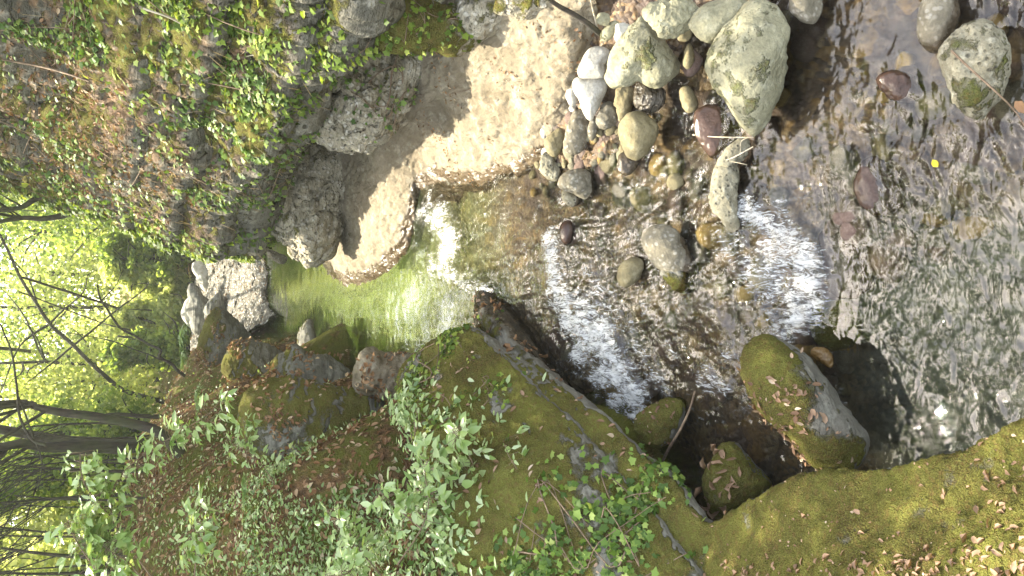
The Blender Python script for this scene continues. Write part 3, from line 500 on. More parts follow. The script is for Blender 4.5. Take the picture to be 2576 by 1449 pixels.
# large mossy boulder on the left: sections from its far tip to the near end
sec = []
for wlp, rid, top in [((1215, 728, .45), (1172, 832, 1.0), [(1120, 845, 1.12), (1070, 880, 1.2), (1020, 960, 1.25)]),
                      ((1250, 745, .44), (1200, 850, 1.0), [(1140, 880, 1.18), (1080, 930, 1.32), (1020, 1010, 1.45)]),
                      ((1345, 860, .38), (1290, 935, 1.0), [(1210, 980, 1.25), (1120, 1020, 1.5), (1040, 1060, 1.65)]),
                      ((1480, 1035, .25), (1430, 1070, .98), [(1330, 1130, 1.28), (1220, 1180, 1.55), (1100, 1230, 1.8)]),
                      ((1590, 1160, .14), (1545, 1200, .93), [(1430, 1270, 1.25), (1300, 1340, 1.5), (1150, 1420, 1.8)]),
                      ((1710, 1330, .06), (1670, 1350, .85), [(1540, 1420, 1.15), (1400, 1500, 1.4), (1250, 1600, 1.7)]),
                      ((1830, 1480, .03), (1790, 1500, .8), [(1640, 1580, 1.0), (1500, 1680, 1.2), (1350, 1800, 1.5)])]:
    w_ = Z(*wlp); r_ = Z(*rid); mid = w_ * .52 + r_ * .48; mid[2] = wlp[2] + .22; a = (w_ - r_); a[2] = 0; a /= np.linalg.norm(a) + 1e-9
    b0 = w_.copy(); b0[2] -= .5; b0 -= a * .1
    un = r_ - a * .24; un[2] = rid[2] - .24; t = [Z(*p) for p in top]; bk = t[-1] + np.array([-.6, .5, -.9])
    r2 = r_ + (t[0] - r_) * .06; sec.append([b0, w_, mid - a * .05, un, r_ - np.array([0, 0, .07]), r2, *t, bk])
tipc = np.mean([s for s in sec[0]], 0); first = [p * .35 + tipc * .65 + np.array([.02, .25, -.15]) for p in sec[0]]
V, F = loft([first] + sec, 240, 230, rough_rock(.05, 1.5, .028, 4.5, 70, .03)); N = normals(V, F)
if N[:, 2].mean() < 0: F = F[:, ::-1]; N = -N
V = V + N * (.012 * fbm(V * 16, 3, 71))[:, None]; N = normals(V, F); BOV, BOF = V, F
mo = np.clip(sstep(-.25, .35, N[:, 2]) * .95 + .35 * fbm(V * 1.4, 3, 5) - .1 * 0, 0, 1)
mo = np.clip(mo - .5 * sstep(.1, .55, fbm(V * 2.1, 4, 15)), 0, 1); V = V + N * (mo * (.022 * (.5 - worley(V * 11, 3)) + .012 * fbm(V * 30, 2, 4)))[:, None]
tag(build('mossy_boulder', V, F, M['mossy'], attrs={'moss': mo * (.55 + .45 * sstep(.25, .6, V[:, 2] - WATER(V[:, :2]))), 'wet': wet_of(V, .5)}, origin=np.zeros(3)), 'huge moss covered boulder with ivy trails on the left bank beside the white cascade', 'boulder')
# foreground mossy rock
rows = []
for x, y, z in [(1640, 1440, .62), (1700, 1378, .62), (1775, 1335, .62), (1900, 1262, .64), (2010, 1212, .66), (2180, 1188, .68), (2400, 1152, .68), (2500, 1105, .68), (2576, 1062, .68), (2800, 960, .65)]:
    e = Z(x, y, z); lo = e + np.array([-.12, .02, -.25]); lo2 = lo + np.array([-.05, 0, -.7])
    rows.append([lo2, lo, e, Z(x + 12, y + 75, z + .09), Z(x + 10, y + 190, z + .2), Z(x, y + 380, z + .4), Z(x, y + 800, z + .5), Z(x, y + 1700, z + .45)])
V, F = loft(rows, 280, 170, rough_rock(.035, 1.9, .02, 5, 80, .015)); N = normals(V, F)
if N[:, 2].mean() < 0: F = F[:, ::-1]; N = -N
V = V + N * (.008 * fbm(V * 22, 3, 81))[:, None]; N = normals(V, F); FGV, FGF = V, F
V = V + N * (.020 * (.5 - worley(V * 13, 3)) + .010 * fbm(V * 34, 2, 4))[:, None]
tag(build('mossy_boulder', V, F, M['mossy'], attrs={'moss': np.clip(.84 + .5 * fbm(V * 2.2, 4, 6) - .5 * sstep(.3, -.2, N[:, 2]), 0, 1), 'wet': wet_of(V, .1)}, origin=np.zeros(3)), 'broad mossy rock strewn with dead leaves in the near left corner', 'boulder')

r4 = lambda L: [(a * .5, 724.5 + b * .5) for a, b in L]
# ------------------------------------------------------------------ rocks in and beside the stream, one by one
r2 = lambda L: [(858.7 + a * .5, b * .5) for a, b in L]
r3 = lambda L: [(1717 + a * .5, b * .5) for a, b in L]
r5 = lambda L: [(858.7 + a * .5, 724.5 + b * .5) for a, b in L]
r6 = lambda L: [(1717 + a * .5, 724.5 + b * .5) for a, b in L]
q2 = lambda L: [(1214 + a * .3528, b * .3528) for a, b in L]
f1 = lambda L: [(383.3 + a * .3968, 511.1 + b * .3968) for a, b in L]
rock('boulder', 'biggest pale greenish pointed boulder standing in the shallow water', 'boulder', r3([(130, 300), (180, 180), (270, 60), (330, 15), (400, 8), (470, 35), (545, 90), (562, 150), (535, 260), (500, 400), (470, 520), (425, 620), (365, 682), (310, 665), (240, 590), (170, 460), (138, 370)]), .38, 'pale', .75, 5, .05, .02, (-.1, .5), .08, 6, key='big')
rock('boulder', 'cream rounded boulder leaning behind the biggest pale boulder', 'boulder', r3([(32, 130), (60, 70), (130, 20), (230, -15), (300, -10), (330, 40), (260, 110), (200, 160), (130, 218), (70, 205), (38, 160)]), .52, 'pale', .75, 3, .05, .015, (.4, .4), .04, 5)
rock('boulder', 'angular sunlit block with chipped greenish top beside the white stones', 'boulder', q2([(880, 560), (890, 490), (950, 330), (1090, 170), (1150, 130), (1230, 170), (1310, 290), (1385, 440), (1375, 540), (1290, 615), (1200, 610), (1130, 570), (1060, 590), (940, 610)]), .62, 'pale', .8, 8, .05, .02, (-.1, .45), .05, 6)
rock('boulder', 'rough pale block at the top edge between the cliff and the cream boulder', 'boulder', q2([(1180, 60), (1280, 10), (1400, -40), (1500, 40), (1520, 110), (1470, 200), (1400, 245), (1300, 250), (1220, 200), (1170, 130)]), .72, 'pale', .8, 7, .08, .025, (.1, .4), .03, 6)
rock('stone', 'bright white smooth stone touching the angular block', 'stone', q2([(680, 490), (710, 420), (760, 350), (830, 330), (890, 350), (915, 410), (890, 470), (880, 545), (740, 560), (690, 545)]), .66, 'white', .7, 3, .04, .003, None, 0, 5)
rock('stone', 'bright white wedge shaped stone below the smooth white one', 'stone', q2([(640, 620), (660, 560), (720, 545), (860, 545), (890, 610), (850, 720), (800, 820), (770, 860), (720, 810), (690, 720)]), .6, 'white', .7, 5, .04, .004, None, 0, 5)
rock('stone', 'ochre rounded cobble standing at the water edge', 'stone', q2([(970, 960), (985, 880), (1040, 810), (1120, 800), (1200, 850), (1250, 900), (1235, 990), (1190, 1060), (1130, 1120), (1080, 1135), (1030, 1110), (1000, 1040)]), .46, 'ochre', .8, 2, .05, .01, None, .04, 5)
rock('stone', 'flat olive oblong slab lying on the pebble bar', 'stone', q2([(580, 1060), (590, 960), (620, 860), (660, 785), (720, 790), (760, 870), (750, 980), (720, 1060), (670, 1100), (610, 1090)]), .5, 'grey', .45, 3, .04, .01, None, 0, 5)
rock('stone', 'tan stone beside the bedrock edge on the pebble bar', 'stone', q2([(445, 1000), (490, 950), (560, 915), (585, 980), (570, 1040), (530, 1110), (480, 1100), (450, 1050)]), .52, 'ochre', .6, 3, .05, .008, None, 0, 5)
rock('stone', 'grey brown angular stone at the lower tip of the pebble bar', 'stone', q2([(540, 1300), (600, 1230), (690, 1205), (770, 1240), (805, 1310), (790, 1400), (720, 1415), (630, 1370), (560, 1340)]), .47, 'grey', .8, 6, .05, .012, (.3, .35), .05, 5)
rock('stone', 'small pitted stone under the grey brown angular stone', 'stone', q2([(570, 1370), (620, 1360), (720, 1410), (700, 1445), (640, 1470), (580, 1430)]), .42, 'porous', .7, 4, .06, .01, None, .06, 4)
rock('stone', 'knobbly tan conglomerate stone at the bedrock waterline', 'stone', q2([(415, 1180), (430, 1110), (490, 1100), (510, 1160), (570, 1220), (540, 1290), (480, 1270), (430, 1230)]), .47, 'porous', .6, 3, .1, .02, None, .04, 5)
rock('stone', 'wet grey slab tucked under the ochre cobble', 'stone', q2([(960, 1180), (1000, 1080), (1080, 1120), (1110, 1160), (1060, 1230), (1000, 1240)]), .38, 'grey', .5, 3, .05, .01, None, 3, 5)
rock('stone', 'brown flat stone between the white wedge and the ochre cobble', 'stone', q2([(940, 700), (960, 630), (1030, 610), (1080, 650), (1060, 730), (1040, 830), (980, 860), (960, 790)]), .42, 'ochre', .5, 4, .05, .01, None, .05, 5)
rock('stone', 'grey broken stone beside the tip of the white wedge', 'stone', q2([(820, 830), (850, 760), (910, 720), (950, 770), (950, 860), (890, 910), (820, 890)]), .48, 'grey', .7, 6, .07, .015, None, .04, 5)
rock('stone', 'grey wet fissured ledge below the angular block', 'stone', q2([(1090, 640), (1130, 580), (1200, 610), (1280, 640), (1290, 720), (1230, 790), (1160, 790), (1090, 740)]), .4, 'strata', .6, 4, .06, .015, None, 3, 5)
rock('stone', 'greenish oval cobble near the foot of the leaning stick', 'stone', q2([(840, 260), (870, 200), (930, 150), (970, 170), (950, 230), (900, 285), (860, 290)]), .78, 'pale', .7, 1, .04, .006, (0, .5), 0, 4)
rock('stone', 'small squarish cobble right behind the leaning stick', 'stone', q2([(812, 150), (830, 100), (890, 98), (910, 140), (890, 180), (830, 170)]), .85, 'pale', .7, 4, .05, .006, None, 0, 4)
rock('stone', 'split white stone between the oval cobble and the angular block', 'stone', q2([(940, 200), (975, 165), (1050, 180), (1040, 240), (1000, 310), (965, 320)]), .74, 'white', .6, 4, .04, .008, None, 0, 4)
rock('stone', 'brownish egg shaped cobble wedged below the rough pale block', 'stone', q2([(1390, 250), (1420, 210), (1480, 195), (1490, 250), (1460, 290), (1400, 285)]), .5, 'ochre', .7, 1, .04, .006, None, 0, 4)
rock('stone', 'long narrow tan cobble standing in shadow beside the angular block', 'stone', q2([(1430, 460), (1445, 360), (1475, 310), (1505, 380), (1500, 450), (1465, 490)]), .42, 'ochre', .8, 1, .04, .006, None, .04, 4)
rock('stone', 'wet tan stone left of the reddish slab under the water edge', 'stone', q2([(1410, 700), (1415, 640), (1470, 620), (1520, 700), (1530, 770), (1470, 800), (1430, 760)]), .3, 'ochre', .7, 3, .05, .008, None, .05, 4)
rock('stone', 'white sunlit stone half hidden behind the white wedge', 'stone', q2([(595, 640), (620, 580), (660, 560), (680, 640), (670, 735), (620, 745)]), .6, 'white', .6, 3, .04, .006, (.3, .3), 0, 4)
rock('stone', 'brown stone end showing behind the smooth white stone', 'stone', q2([(658, 450), (680, 375), (720, 400), (710, 470), (670, 500)]), .68, 'ochre', .7, 2, .05, .006, None, 0, 4)
rock('stone', 'slim pale cobble beside the olive oblong slab', 'stone', q2([(752, 960), (760, 880), (790, 830), (820, 860), (812, 950), (780, 1000)]), .48, 'grey', .6, 1, .04, .006, None, 0, 4)
rock('stone', 'white cobble with a mossy stain at the head of the tan stone', 'stone', q2([(410, 910), (430, 840), (470, 850), (488, 890), (460, 970), (430, 980)]), .54, 'white', .6, 3, .05, .006, None, 0, 4)
rock('stone', 'tan egg shaped stone standing alone in the rapids', 'stone', r2([(1388, 1385), (1408, 1330), (1460, 1298), (1525, 1302), (1532, 1345), (1490, 1410), (1440, 1442), (1402, 1432)]), .30, 'ochre', .8, 1, .04, .006, None, .03, 5)
rock('stone', 'wet pale boulder with a dark mossy lower half in mid stream', 'boulder', [(1617, 600), (1640, 570), (1690, 566), (1716, 590), (1735, 625), (1755, 665), (1745, 695), (1700, 695), (1660, 680), (1630, 640)], .27, 'grey', .7, 4, .06, .012, (.6, .2), .11, 5)
rock('stone', 'dark mossy stone leaning against the wet pale mid stream boulder', 'stone', [(1662, 680), (1680, 645), (1715, 625), (1748, 655), (1752, 700), (1735, 735), (1695, 725)], .22, 'mossy', .6, 4, .06, .012, (-.3, .8), .1, 5)
rock('stone', 'small two toned stone poking out of the ripples', 'stone', [(1678, 458), (1688, 440), (1712, 441), (1722, 462), (1706, 478), (1684, 474)], .27, 'ochre', .8, 4, .05, .005, None, .03, 4)
rock('stone', 'rounded brown stone washed by the upper rapids', 'stone', [(1408, 585), (1416, 560), (1436, 556), (1446, 575), (1440, 605), (1420, 616)], .42, 'red', .8, 1, .04, .006, None, 3, 4)
rock('stone', 'wet grey block at the top edge beside the biggest pale boulder', 'stone', r3([(540, 30), (560, -30), (630, -60), (690, -20), (695, 50), (660, 112), (580, 92)]), .25, 'grey', .7, 4, .05, .01, None, .1, 5)
rock('stone', 'smooth dark oval stone lying in the near shallows', 'stone', r3([(1183, 140), (1198, 30), (1240, -40), (1340, -50), (1388, 40), (1372, 150), (1320, 235), (1268, 265), (1218, 238), (1190, 195)]), .12, 'grey', .7, 1, .03, .006, None, .22, 5)
rock('boulder', 'rough grey green pitted boulder in the near right shallows', 'boulder', r3([(1305, 260), (1330, 200), (1400, 148), (1480, 108), (1560, 140), (1622, 205), (1628, 370), (1592, 480), (1500, 585), (1440, 562), (1375, 500), (1345, 400), (1312, 330)]), .18, 'porous', .65, 3, .08, .02, (-.1, .55), .05, 6)
rock('stone', 'wet reddish stone breaking the surface in the near shallows', 'stone', r3([(980, 400), (1050, 358), (1150, 378), (1212, 440), (1190, 500), (1100, 515), (1030, 482)]), .06, 'red', .55, 0, .08, .008, None, 3, 5)
rock('stone', 'reddish flat slab under the water next to the biggest pale boulder', 'stone', r3([(60, 590), (90, 545), (170, 530), (230, 580), (300, 680), (250, 780), (150, 790), (80, 700)]), .2, 'red', .35, 1, .08, .008, None, 3, 5)
rock('boulder', 'long moss covered boulder with dead leaves lying across the near stream', 'boulder', r6([(296, 370), (325, 290), (370, 252), (450, 240), (540, 290), (625, 345), (705, 450), (785, 530), (855, 640), (935, 745), (940, 810), (890, 890), (825, 942), (720, 930), (640, 880), (560, 775), (470, 690), (380, 600), (318, 490)]), .2, 'mossy', .75, 2, .04, .014, (-.35, 1.15), .07, 6, key='log')
rock('boulder', 'mossy boulder topped with curled dead leaves by the near left corner', 'boulder', r6([(108, 960), (150, 870), (205, 795), (265, 788), (330, 855), (390, 920), (440, 970), (430, 1010), (350, 1060), (270, 1120), (190, 1165), (135, 1100)]), .2, 'mossy', .8, 3, .05, .014, (-.5, 1.2), .08, 6, key='leafy')
rock('boulder', 'round mossy boulder at the foot of the white cascade', 'boulder', [(1597, 1065), (1618, 1035), (1660, 1012), (1700, 1003), (1728, 1012), (1716, 1060), (1690, 1110), (1650, 1132), (1610, 1105)], .27, 'mossy', .8, 4, .06, .014, (-.4, 1.0), .06, 5, key='casc')
rock('stone', 'dark grey stone wedged below the huge mossy boulder', 'stone', r5([(1555, 1020), (1600, 985), (1680, 1005), (1740, 1060), (1775, 1120), (1720, 1165), (1640, 1130), (1580, 1065)]), .22, 'strata', .8, 3, .05, .012, (.3, .4), .1, 5)
rock('boulder', 'layered mossy rock between the huge boulder and the near corner', 'boulder', r5([(1330, 1180), (1450, 1130), (1560, 1110), (1700, 1230), (1790, 1330), (1700, 1400), (1560, 1400), (1400, 1330)]), .6, 'strata', .7, 3, .05, .02, (.2, .7), 0, 6, st=.03)
rock('stone', 'submerged mossy stone behind the long moss covered boulder', 'stone', r6([(650, 150), (690, 80), (760, 60), (880, 100), (890, 230), (830, 300), (720, 300), (660, 240)]), -.1, 'mossy', .45, 2, .05, .01, (-.5, 1.0), 0, 5)
rock('stone', 'purplish submerged slab under the near cascade', 'stone', r3([(690, 1200), (760, 1130), (900, 1130), (990, 1240), (980, 1420), (880, 1500), (760, 1480), (720, 1330)]), -.12, 'red', .3, 0, .1, .008, None, 3, 5)
rock('stone', 'purplish submerged boulder above the near pool', 'stone', r3([(870, 960), (900, 830), (990, 790), (1050, 850), (1130, 970), (1090, 1060), (960, 1080)]), -.02, 'red', .4, 0, .1, .008, None, 3, 5)
rock('stone', 'cluster stone of golden colour beside the long moss covered boulder', 'stone', r6([(650, 330), (670, 300), (720, 310), (755, 350), (745, 395), (690, 365)]), .03, 'gold', .6, 3, .1, .01, None, 3, 5)
rock('boulder', 'porous crescent tip stone resting against the biggest pale boulder', 'stone', r3([(180, 815), (240, 735), (300, 695), (335, 720), (320, 775), (270, 830), (220, 850)]), .26, 'porous', .7, 2, .05, .012, None, .04, 5)
rock('boulder', 'porous tufa stone riddled with holes beside the fast water', 'stone', r3([(143, 1020), (155, 900), (180, 830), (240, 815), (285, 860), (272, 960), (280, 1080), (300, 1180), (262, 1180), (200, 1110)]), .24, 'porous', .7, 2, .05, .014, None, .06, 6)
# far bank
rock('boulder', 'low bank of bright green moss between the huge boulder and the far left rocks', 'boulder', r4([(1240, 560), (1330, 490), (1480, 480), (1717, 520), (1900, 570), (1850, 760), (1600, 850), (1330, 830), (1230, 700)]), 0, 'mossy', .5, 4, .1, .06, (-.5, 1.0), 0, 6, Y=9.6, st=.05, key='bankmoss')
rock('boulder', 'leaf strewn slab sloping into the pool in front of the fissured rock', 'boulder', r4([(1380, 390), (1480, 300), (1530, 330), (1620, 340), (1717, 400), (1760, 480), (1600, 540), (1440, 500)]), 0, 'mossy', .5, 4, .1, .05, (.2, .7), .05, 6, Y=12.4, st=.05, key='slab')
rock('boulder', 'white sunlit boulder beyond the gravel bar', 'boulder', f1([(175, 680), (205, 625), (250, 590), (300, 620), (320, 720), (290, 800), (240, 790), (200, 740)]), 0, 'white', .8, 3, .05, .02, None, 0, 5, Y=30)
rock('boulder', 'grey layered rock in front of the white far boulder', 'boulder', f1([(235, 560), (255, 512), (310, 580), (370, 640), (420, 720), (380, 780), (310, 830), (250, 790)]), 0, 'strata', .8, 5, .08, .05, None, 0, 5, Y=27, st=.06)
rock('boulder', 'dark shadowed rock beside the sunlit gravel bar', 'boulder', f1([(330, 690), (380, 600), (440, 570), (465, 660), (440, 740), (380, 790)]), 0, 'strata', .8, 5, .08, .04, (.1, .4), 0, 5, Y=25.5)
rock('boulder', 'mossy leaf littered rock highest on the far left bank', 'boulder', f1([(310, 960), (330, 800), (420, 665), (480, 700), (560, 780), (640, 890), (560, 940), (480, 1010), (400, 1080)]), 0, 'mossy', .85, 6, .08, .06, (-.1, .9), 0, 6, Y=20, st=.05, key='far1')
rock('boulder', 'angular mossy rock with a dark fissured side on the far left bank', 'boulder', f1([(470, 1060), (500, 930), (590, 890), (740, 920), (830, 1000), (880, 1140), (800, 1170), (700, 1140), (560, 1130)]), 0, 'mossy', .85, 6, .08, .06, (.0, .9), 0, 6, Y=15.2, st=.06, key='far2')
rock('boulder', 'small wet tapering rock jutting into the green pool', 'boulder', f1([(925, 940), (945, 790), (985, 715), (1010, 740), (1030, 880), (1060, 970), (1150, 1060), (1100, 1150), (960, 1130)]), 0, 'mossy', .7, 3, .07, .03, (.1, .7), .07, 5, Y=13.6)
rock('boulder', 'pale fluted limestone rock with dead leaves behind the huge mossy boulder', 'boulder', r5([(60, 470), (100, 340), (150, 305), (210, 330), (330, 335), (400, 360), (400, 470), (290, 560), (180, 540), (90, 530)]), 0, 'bedrock', .8, 4, .07, .03, None, .05, 6, Y=9.2, st=.03, key='fluted')
rock('boulder', 'low dark rock at the foot of the cliff in the green pool', 'boulder', f1([(690, 285), (730, 290), (800, 320), (850, 345), (825, 382), (770, 360), (720, 320)]), 0, 'grey', .8, 3, .06, .02, (.3, .4), .1, 5, Y=17)
rock('boulder', 'bright broken limestone blocks behind the far gravel', 'boulder', f1([(260, 400), (290, 370), (340, 390), (380, 480), (350, 560), (300, 500), (275, 450)]), 0, 'white', .8, 7, .12, .06, None, 0, 5, Y=30)
rock('boulder', 'mossy yellow green block under the far end of the cliff', 'boulder', f1([(240, 260), (260, 215), (330, 200), (400, 240), (390, 300), (300, 295)]), 0, 'pale', .8, 5, .08, .04, (-.2, .8), 0, 5, Y=27)
rock('rock_outcrop', 'dark low rock wall closing the valley behind the far gravel', 'rock outcrop', f1([(90, 560), (110, 420), (60, 300), (110, 180), (230, 130), (250, 250), (240, 420), (245, 540), (170, 610)]), 0, 'cliff', .6, 5, .12, .1, (-.2, .8), 0, 6, Y=35)

# pebbles on the bar and stones under the water: copies of a few shapes
protos = []
for i in range(6):
    d0, F = ico(3); rs = np.random.RandomState(100 + i); d = d0.copy()
    for _ in range(3 + i % 3):
        nk = rs.randn(3); nk /= np.linalg.norm(nk); d = d / np.maximum((d @ nk) / rs.uniform(.7, .9), 1)[:, None]
    d = d * (1 + .1 * fbm(d0 * 1.6 + i * 7, 3, i))[:, None] * np.array([1, .72, .55]); protos.append((d, F))
def pebbles(pts, sizes, mats, name, label, cat, group, sink=.25, wet=None):
    dat = {}
    for i, (p, s) in enumerate(zip(pts, sizes)):
        k = random.randrange(6); m = random.choice(mats)
        if (k, m) not in dat:
            me = mesh_data(name, protos[k][0], protos[k][1], {'wet': np.full(len(protos[k][0]), wet)} if wet else None); me.materials.append(M[m]); dat[(k, m)] = me
        o = bpy.data.objects.new(name, dat[(k, m)]); C.objects.link(o); o.location = (p[0], p[1], p[2] + s * (.5 - sink)); o.scale = (s, s, s)
        o.rotation_euler = (random.uniform(-.4, .4), random.uniform(-.4, .4), random.uniform(0, 6.28)); tag(o, label, cat, group)
def bed_pts(n, boxx, boxy, ok, rs):
    out = []
    while len(out) < n:
        x, y = rs.uniform(*boxx), rs.uniform(*boxy)
        if ok(x, y): p = Z(x, y, .3); p = Z(x, y, float(BED(p[None, :2])[0])); p = Z(x, y, float(BED(p[None, :2])[0])); out.append(p)
    return out
rs = np.random.RandomState(5)
bar = bed_pts(90, (1330, 1640), (60, 500), lambda x, y: y < 520 - (x - 1330) * .45 and y > 440 - (x - 1330) * 1.5, rs)
pebbles(bar, rs.uniform(.025, .075, 90), ['white', 'pale', 'grey', 'ochre', 'ochre', 'gold', 'porous'], 'pebble', 'loose pale or tan pebble on the sunlit pebble bar', 'pebble', 'pebbles on the sunlit bar')
sub_ = bed_pts(130, (1430, 2560), (10, 1150), lambda x, y: y < 1000 and not (2150 < x and 700 < y), rs)
pebbles(sub_, rs.uniform(.04, .15, 130), ['red', 'red', 'red', 'ochre', 'gold', 'grey'], 'stone', 'brown or reddish stone lying under the shallow running water', 'stone', 'stones on the stream bed', .5)

# ------------------------------------------------------------------ trees
def tree(label, pts, width, bark='bark', crowns=(), leaf='canopy', lsize=.13, nleaf=2500, top=None, dy=0.0, Y=None, branches=(), seed=0, group='trees on the left bank', name='tree', shape=DIAM, base=None):
    b = ground_hit(*pts[0]) if base is None else np.array(base, float); Yb = b[1] if Y is None else Y
    P = [b + np.array([0, 0, -.15])] + [D(x, y, Yb + dy * i) for i, (x, y) in enumerate(pts)][1:]
    if Y is not None: P[0] = D(*pts[0], Y)
    if top is not None: P.append(np.array(top, float))
    P = wiggle(P, max(14, 6 * len(P)), .02 * width / 10, seed); P = np.array(P); n = len(P); R = np.linspace(1, .45, n) * width * .5 * Yb / FPX * 1.05; R[0] *= 1.35
    root = empty(name, b, label, 'tree', group); pl = Pile(); V, F = tube(P - b, R, 9); pl.add(V, F)
    rs = np.random.RandomState(seed + 3)
    for (bp, bw) in branches:
        Q = wiggle([D(x, y, Yb + dd) for x, y, dd in bp], 5 * len(bp), .03, seed + len(bp)); V, F = tube(np.array(Q) - b, np.linspace(1, .35, len(Q)) * bw * .5 * Yb / FPX, 6); pl.add(V, F)
    for cx, cy, cz, r in crowns:
        for _ in range(6):
            e = np.array([cx, cy, cz]) + r * .6 * rs.randn(3); s0 = P[int(n * rs.uniform(.6, .99))]
            Q = wiggle([s0, (s0 + e) / 2 + .2 * rs.randn(3), e], 10, .05, seed + _); V, F = tube(Q - b, np.linspace(R[-1] * .6, .012, 10), 5); pl.add(V, F)
    V, F = pl.get(); build('trunk', V, F, M[bark], root)
    if len(crowns):
        PV, PN = [], []
        tot = sum(c[3] ** 2 for c in crowns)
        for cx, cy, cz, r in crowns:
            k = int(nleaf * r * r / tot); nc = max(6, k // 55); cc = np.array([cx, cy, cz]) + r * .95 * (lambda g: g / np.linalg.norm(g, axis=1, keepdims=True) * rs.rand(nc, 1) ** .45)(rs.randn(nc, 3)) * np.array([1, 1, .75])
            i = rs.randint(0, nc, k); q = cc[i] + rs.randn(k, 3) * r * .17; PV.append(q); nn = rs.randn(k, 3) * .7; nn[:, 2] += 1; PN.append(nn)
        PV = np.concatenate(PV) - b; PN = np.concatenate(PN)
        V, F = leaves(PV, PN, lsize, shape, None, .3, rs); build('crown', V, F, M[leaf], root)
    return root
r4 = lambda L: [(a * .5, 724.5 + b * .5) for a, b in L]
# trunks of the left bank, crowns above the picture
tree('thick dark tree trunk bowed near its foot rising through the middle of the wood', r4([(905, 885), (870, 800), (780, 720), (600, 670), (400, 640), (200, 602), (0, 575)]), 26, top=(-1.6, 12, 8), crowns=[(-3.3, 11.2, 9.6, 2.0), (-4.3, 12.8, 10, 2.0)], nleaf=9000, seed=1)
tree('thick straight dark trunk below the bowed trunk', r4([(730, 795), (500, 800), (250, 805), (0, 800)]), 30, top=(-3.4, 16.5, 8.5), crowns=[(-4.7, 16, 10, 2.0), (-5.2, 14, 9.6, 2.0)], nleaf=9000, seed=2)
tree('medium dark trunk leaning slightly towards the straight thick one', r4([(620, 965), (400, 940), (200, 910), (0, 890)]), 21, top=(-4.6, 17, 8), crowns=[(-5, 17, 9.5, 2.2)], nleaf=4500, seed=3)
tree('thin upright trunk just under the medium leaning trunk', r4([(640, 1005), (400, 975), (200, 970), (0, 968)]), 11, top=(-5, 18, 8), crowns=[(-6, 19, 9.5, 1.8)], nleaf=2500, seed=4)
tree('slender grey trunk between the thin upright trunk and the lowest pair', r4([(650, 1040), (420, 1055), (200, 1065), (0, 1078)]), 8, 'bark_grey', top=(-6, 18, 8), crowns=[(-7.5, 18, 9, 1.8)], nleaf=2500, seed=5)
tree('mid brown trunk above the lowest dark trunk', r4([(480, 1215), (300, 1228), (150, 1240), (0, 1250)]), 20, 'bark_grey', top=(-7, 17, 8), crowns=[(-8.5, 17, 9.5, 2.2)], nleaf=3500, seed=6)
tree('dark trunk lowest in the wood rising from the pale shrub', r4([(540, 1292), (350, 1285), (150, 1275), (0, 1268)]), 26, top=(-7, 15, 8), crowns=[(-8, 14.5, 9.5, 2.4), (-6, 11, 9, 2.2)], nleaf=6500, seed=7)
tree('young tree with a dark stem slanting far out over the pool', r4([(840, 585), (700, 540), (600, 500), (480, 400), (370, 290), (250, 180), (190, 90), (100, -60), (0, -270)]), 11, crowns=[], seed=8, dy=-.1,
     branches=[([(125, 815, 0), (85, 840, -.2), (45, 880, -.3), (0, 990, -.4)], 6), ([(125, 815, 0), (160, 780, .3), (210, 735, .3), (220, 690, .4)], 5), ([(185, 870, 0), (110, 930, -.2), (70, 960, -.3)], 5), ([(95, 770, 0), (70, 700, 0), (20, 640, 0)], 4), ([(185, 870, 0), (280, 790, .3), (360, 730, .5), (385, 690, .6)], 5)])
tree('mossy slim trunk behind the slanting young tree', r4([(825, 415), (660, 395), (500, 370), (350, 345), (200, 325)]), 11, crowns=[], seed=9, top=(-1.2, 21, 7.5))
tree('slim pale brown trunk leaning over the white far boulder', r4([(955, 235), (830, 195), (700, 150), (560, 90)]), 9, 'bark_grey', crowns=[], seed=10, top=(.3, 26, 6.5))
tree('thin brown stem beside the leaning pale trunk', r4([(955, 258), (830, 235), (700, 218), (580, 195), (470, 160)]), 5, 'bark_grey', crowns=[], seed=11, top=(-.1, 25, 6.5))
tree('twisted dark bare branch bent like an elbow at the bank top', r4([(932, 462), (900, 420), (860, 380), (800, 350), (805, 312), (750, 285), (680, 240), (600, 195), (540, 110), (505, 50), (490, -20)]), 8, crowns=[], seed=12, branches=[([(402, 905, 0), (340, 880, .1), (250, 850, .2), (120, 830, .3)], 4), ([(252, 760, 0), (290, 720, 0), (310, 680, 0)], 3)])
tree('forked grey trunk pair in the middle of the wood', r4([(760, 462), (600, 455), (400, 458), (200, 470), (0, 490)]), 9, 'bark_grey', crowns=[], seed=13, branches=[([(380, 958, 0), (250, 970, .2), (120, 985, .3), (0, 995, .4)], 9)])
tree('dim brown trunk right above the bowed trunk', r4([(740, 490), (600, 500), (350, 520), (150, 540), (0, 550)]), 11, crowns=[], seed=14, top=(-2.6, 19, 7.5))
tree('short stout grey stem resting on the bowed trunk', r4([(825, 655), (740, 645), (600, 635), (500, 645), (400, 650)]), 11, 'bark_grey', crowns=[], seed=15)
tree('bare grey bough arching across the upper wood', r4([(230, 790), (160, 760), (100, 640), (85, 500), (60, 330), (20, 230), (0, 180)]), 6, 'bark_grey', crowns=[], seed=16, Y=9, branches=[([(45, 1000, 0), (80, 1090, .1), (105, 1160, .2), (95, 1230, .2)], 4)])
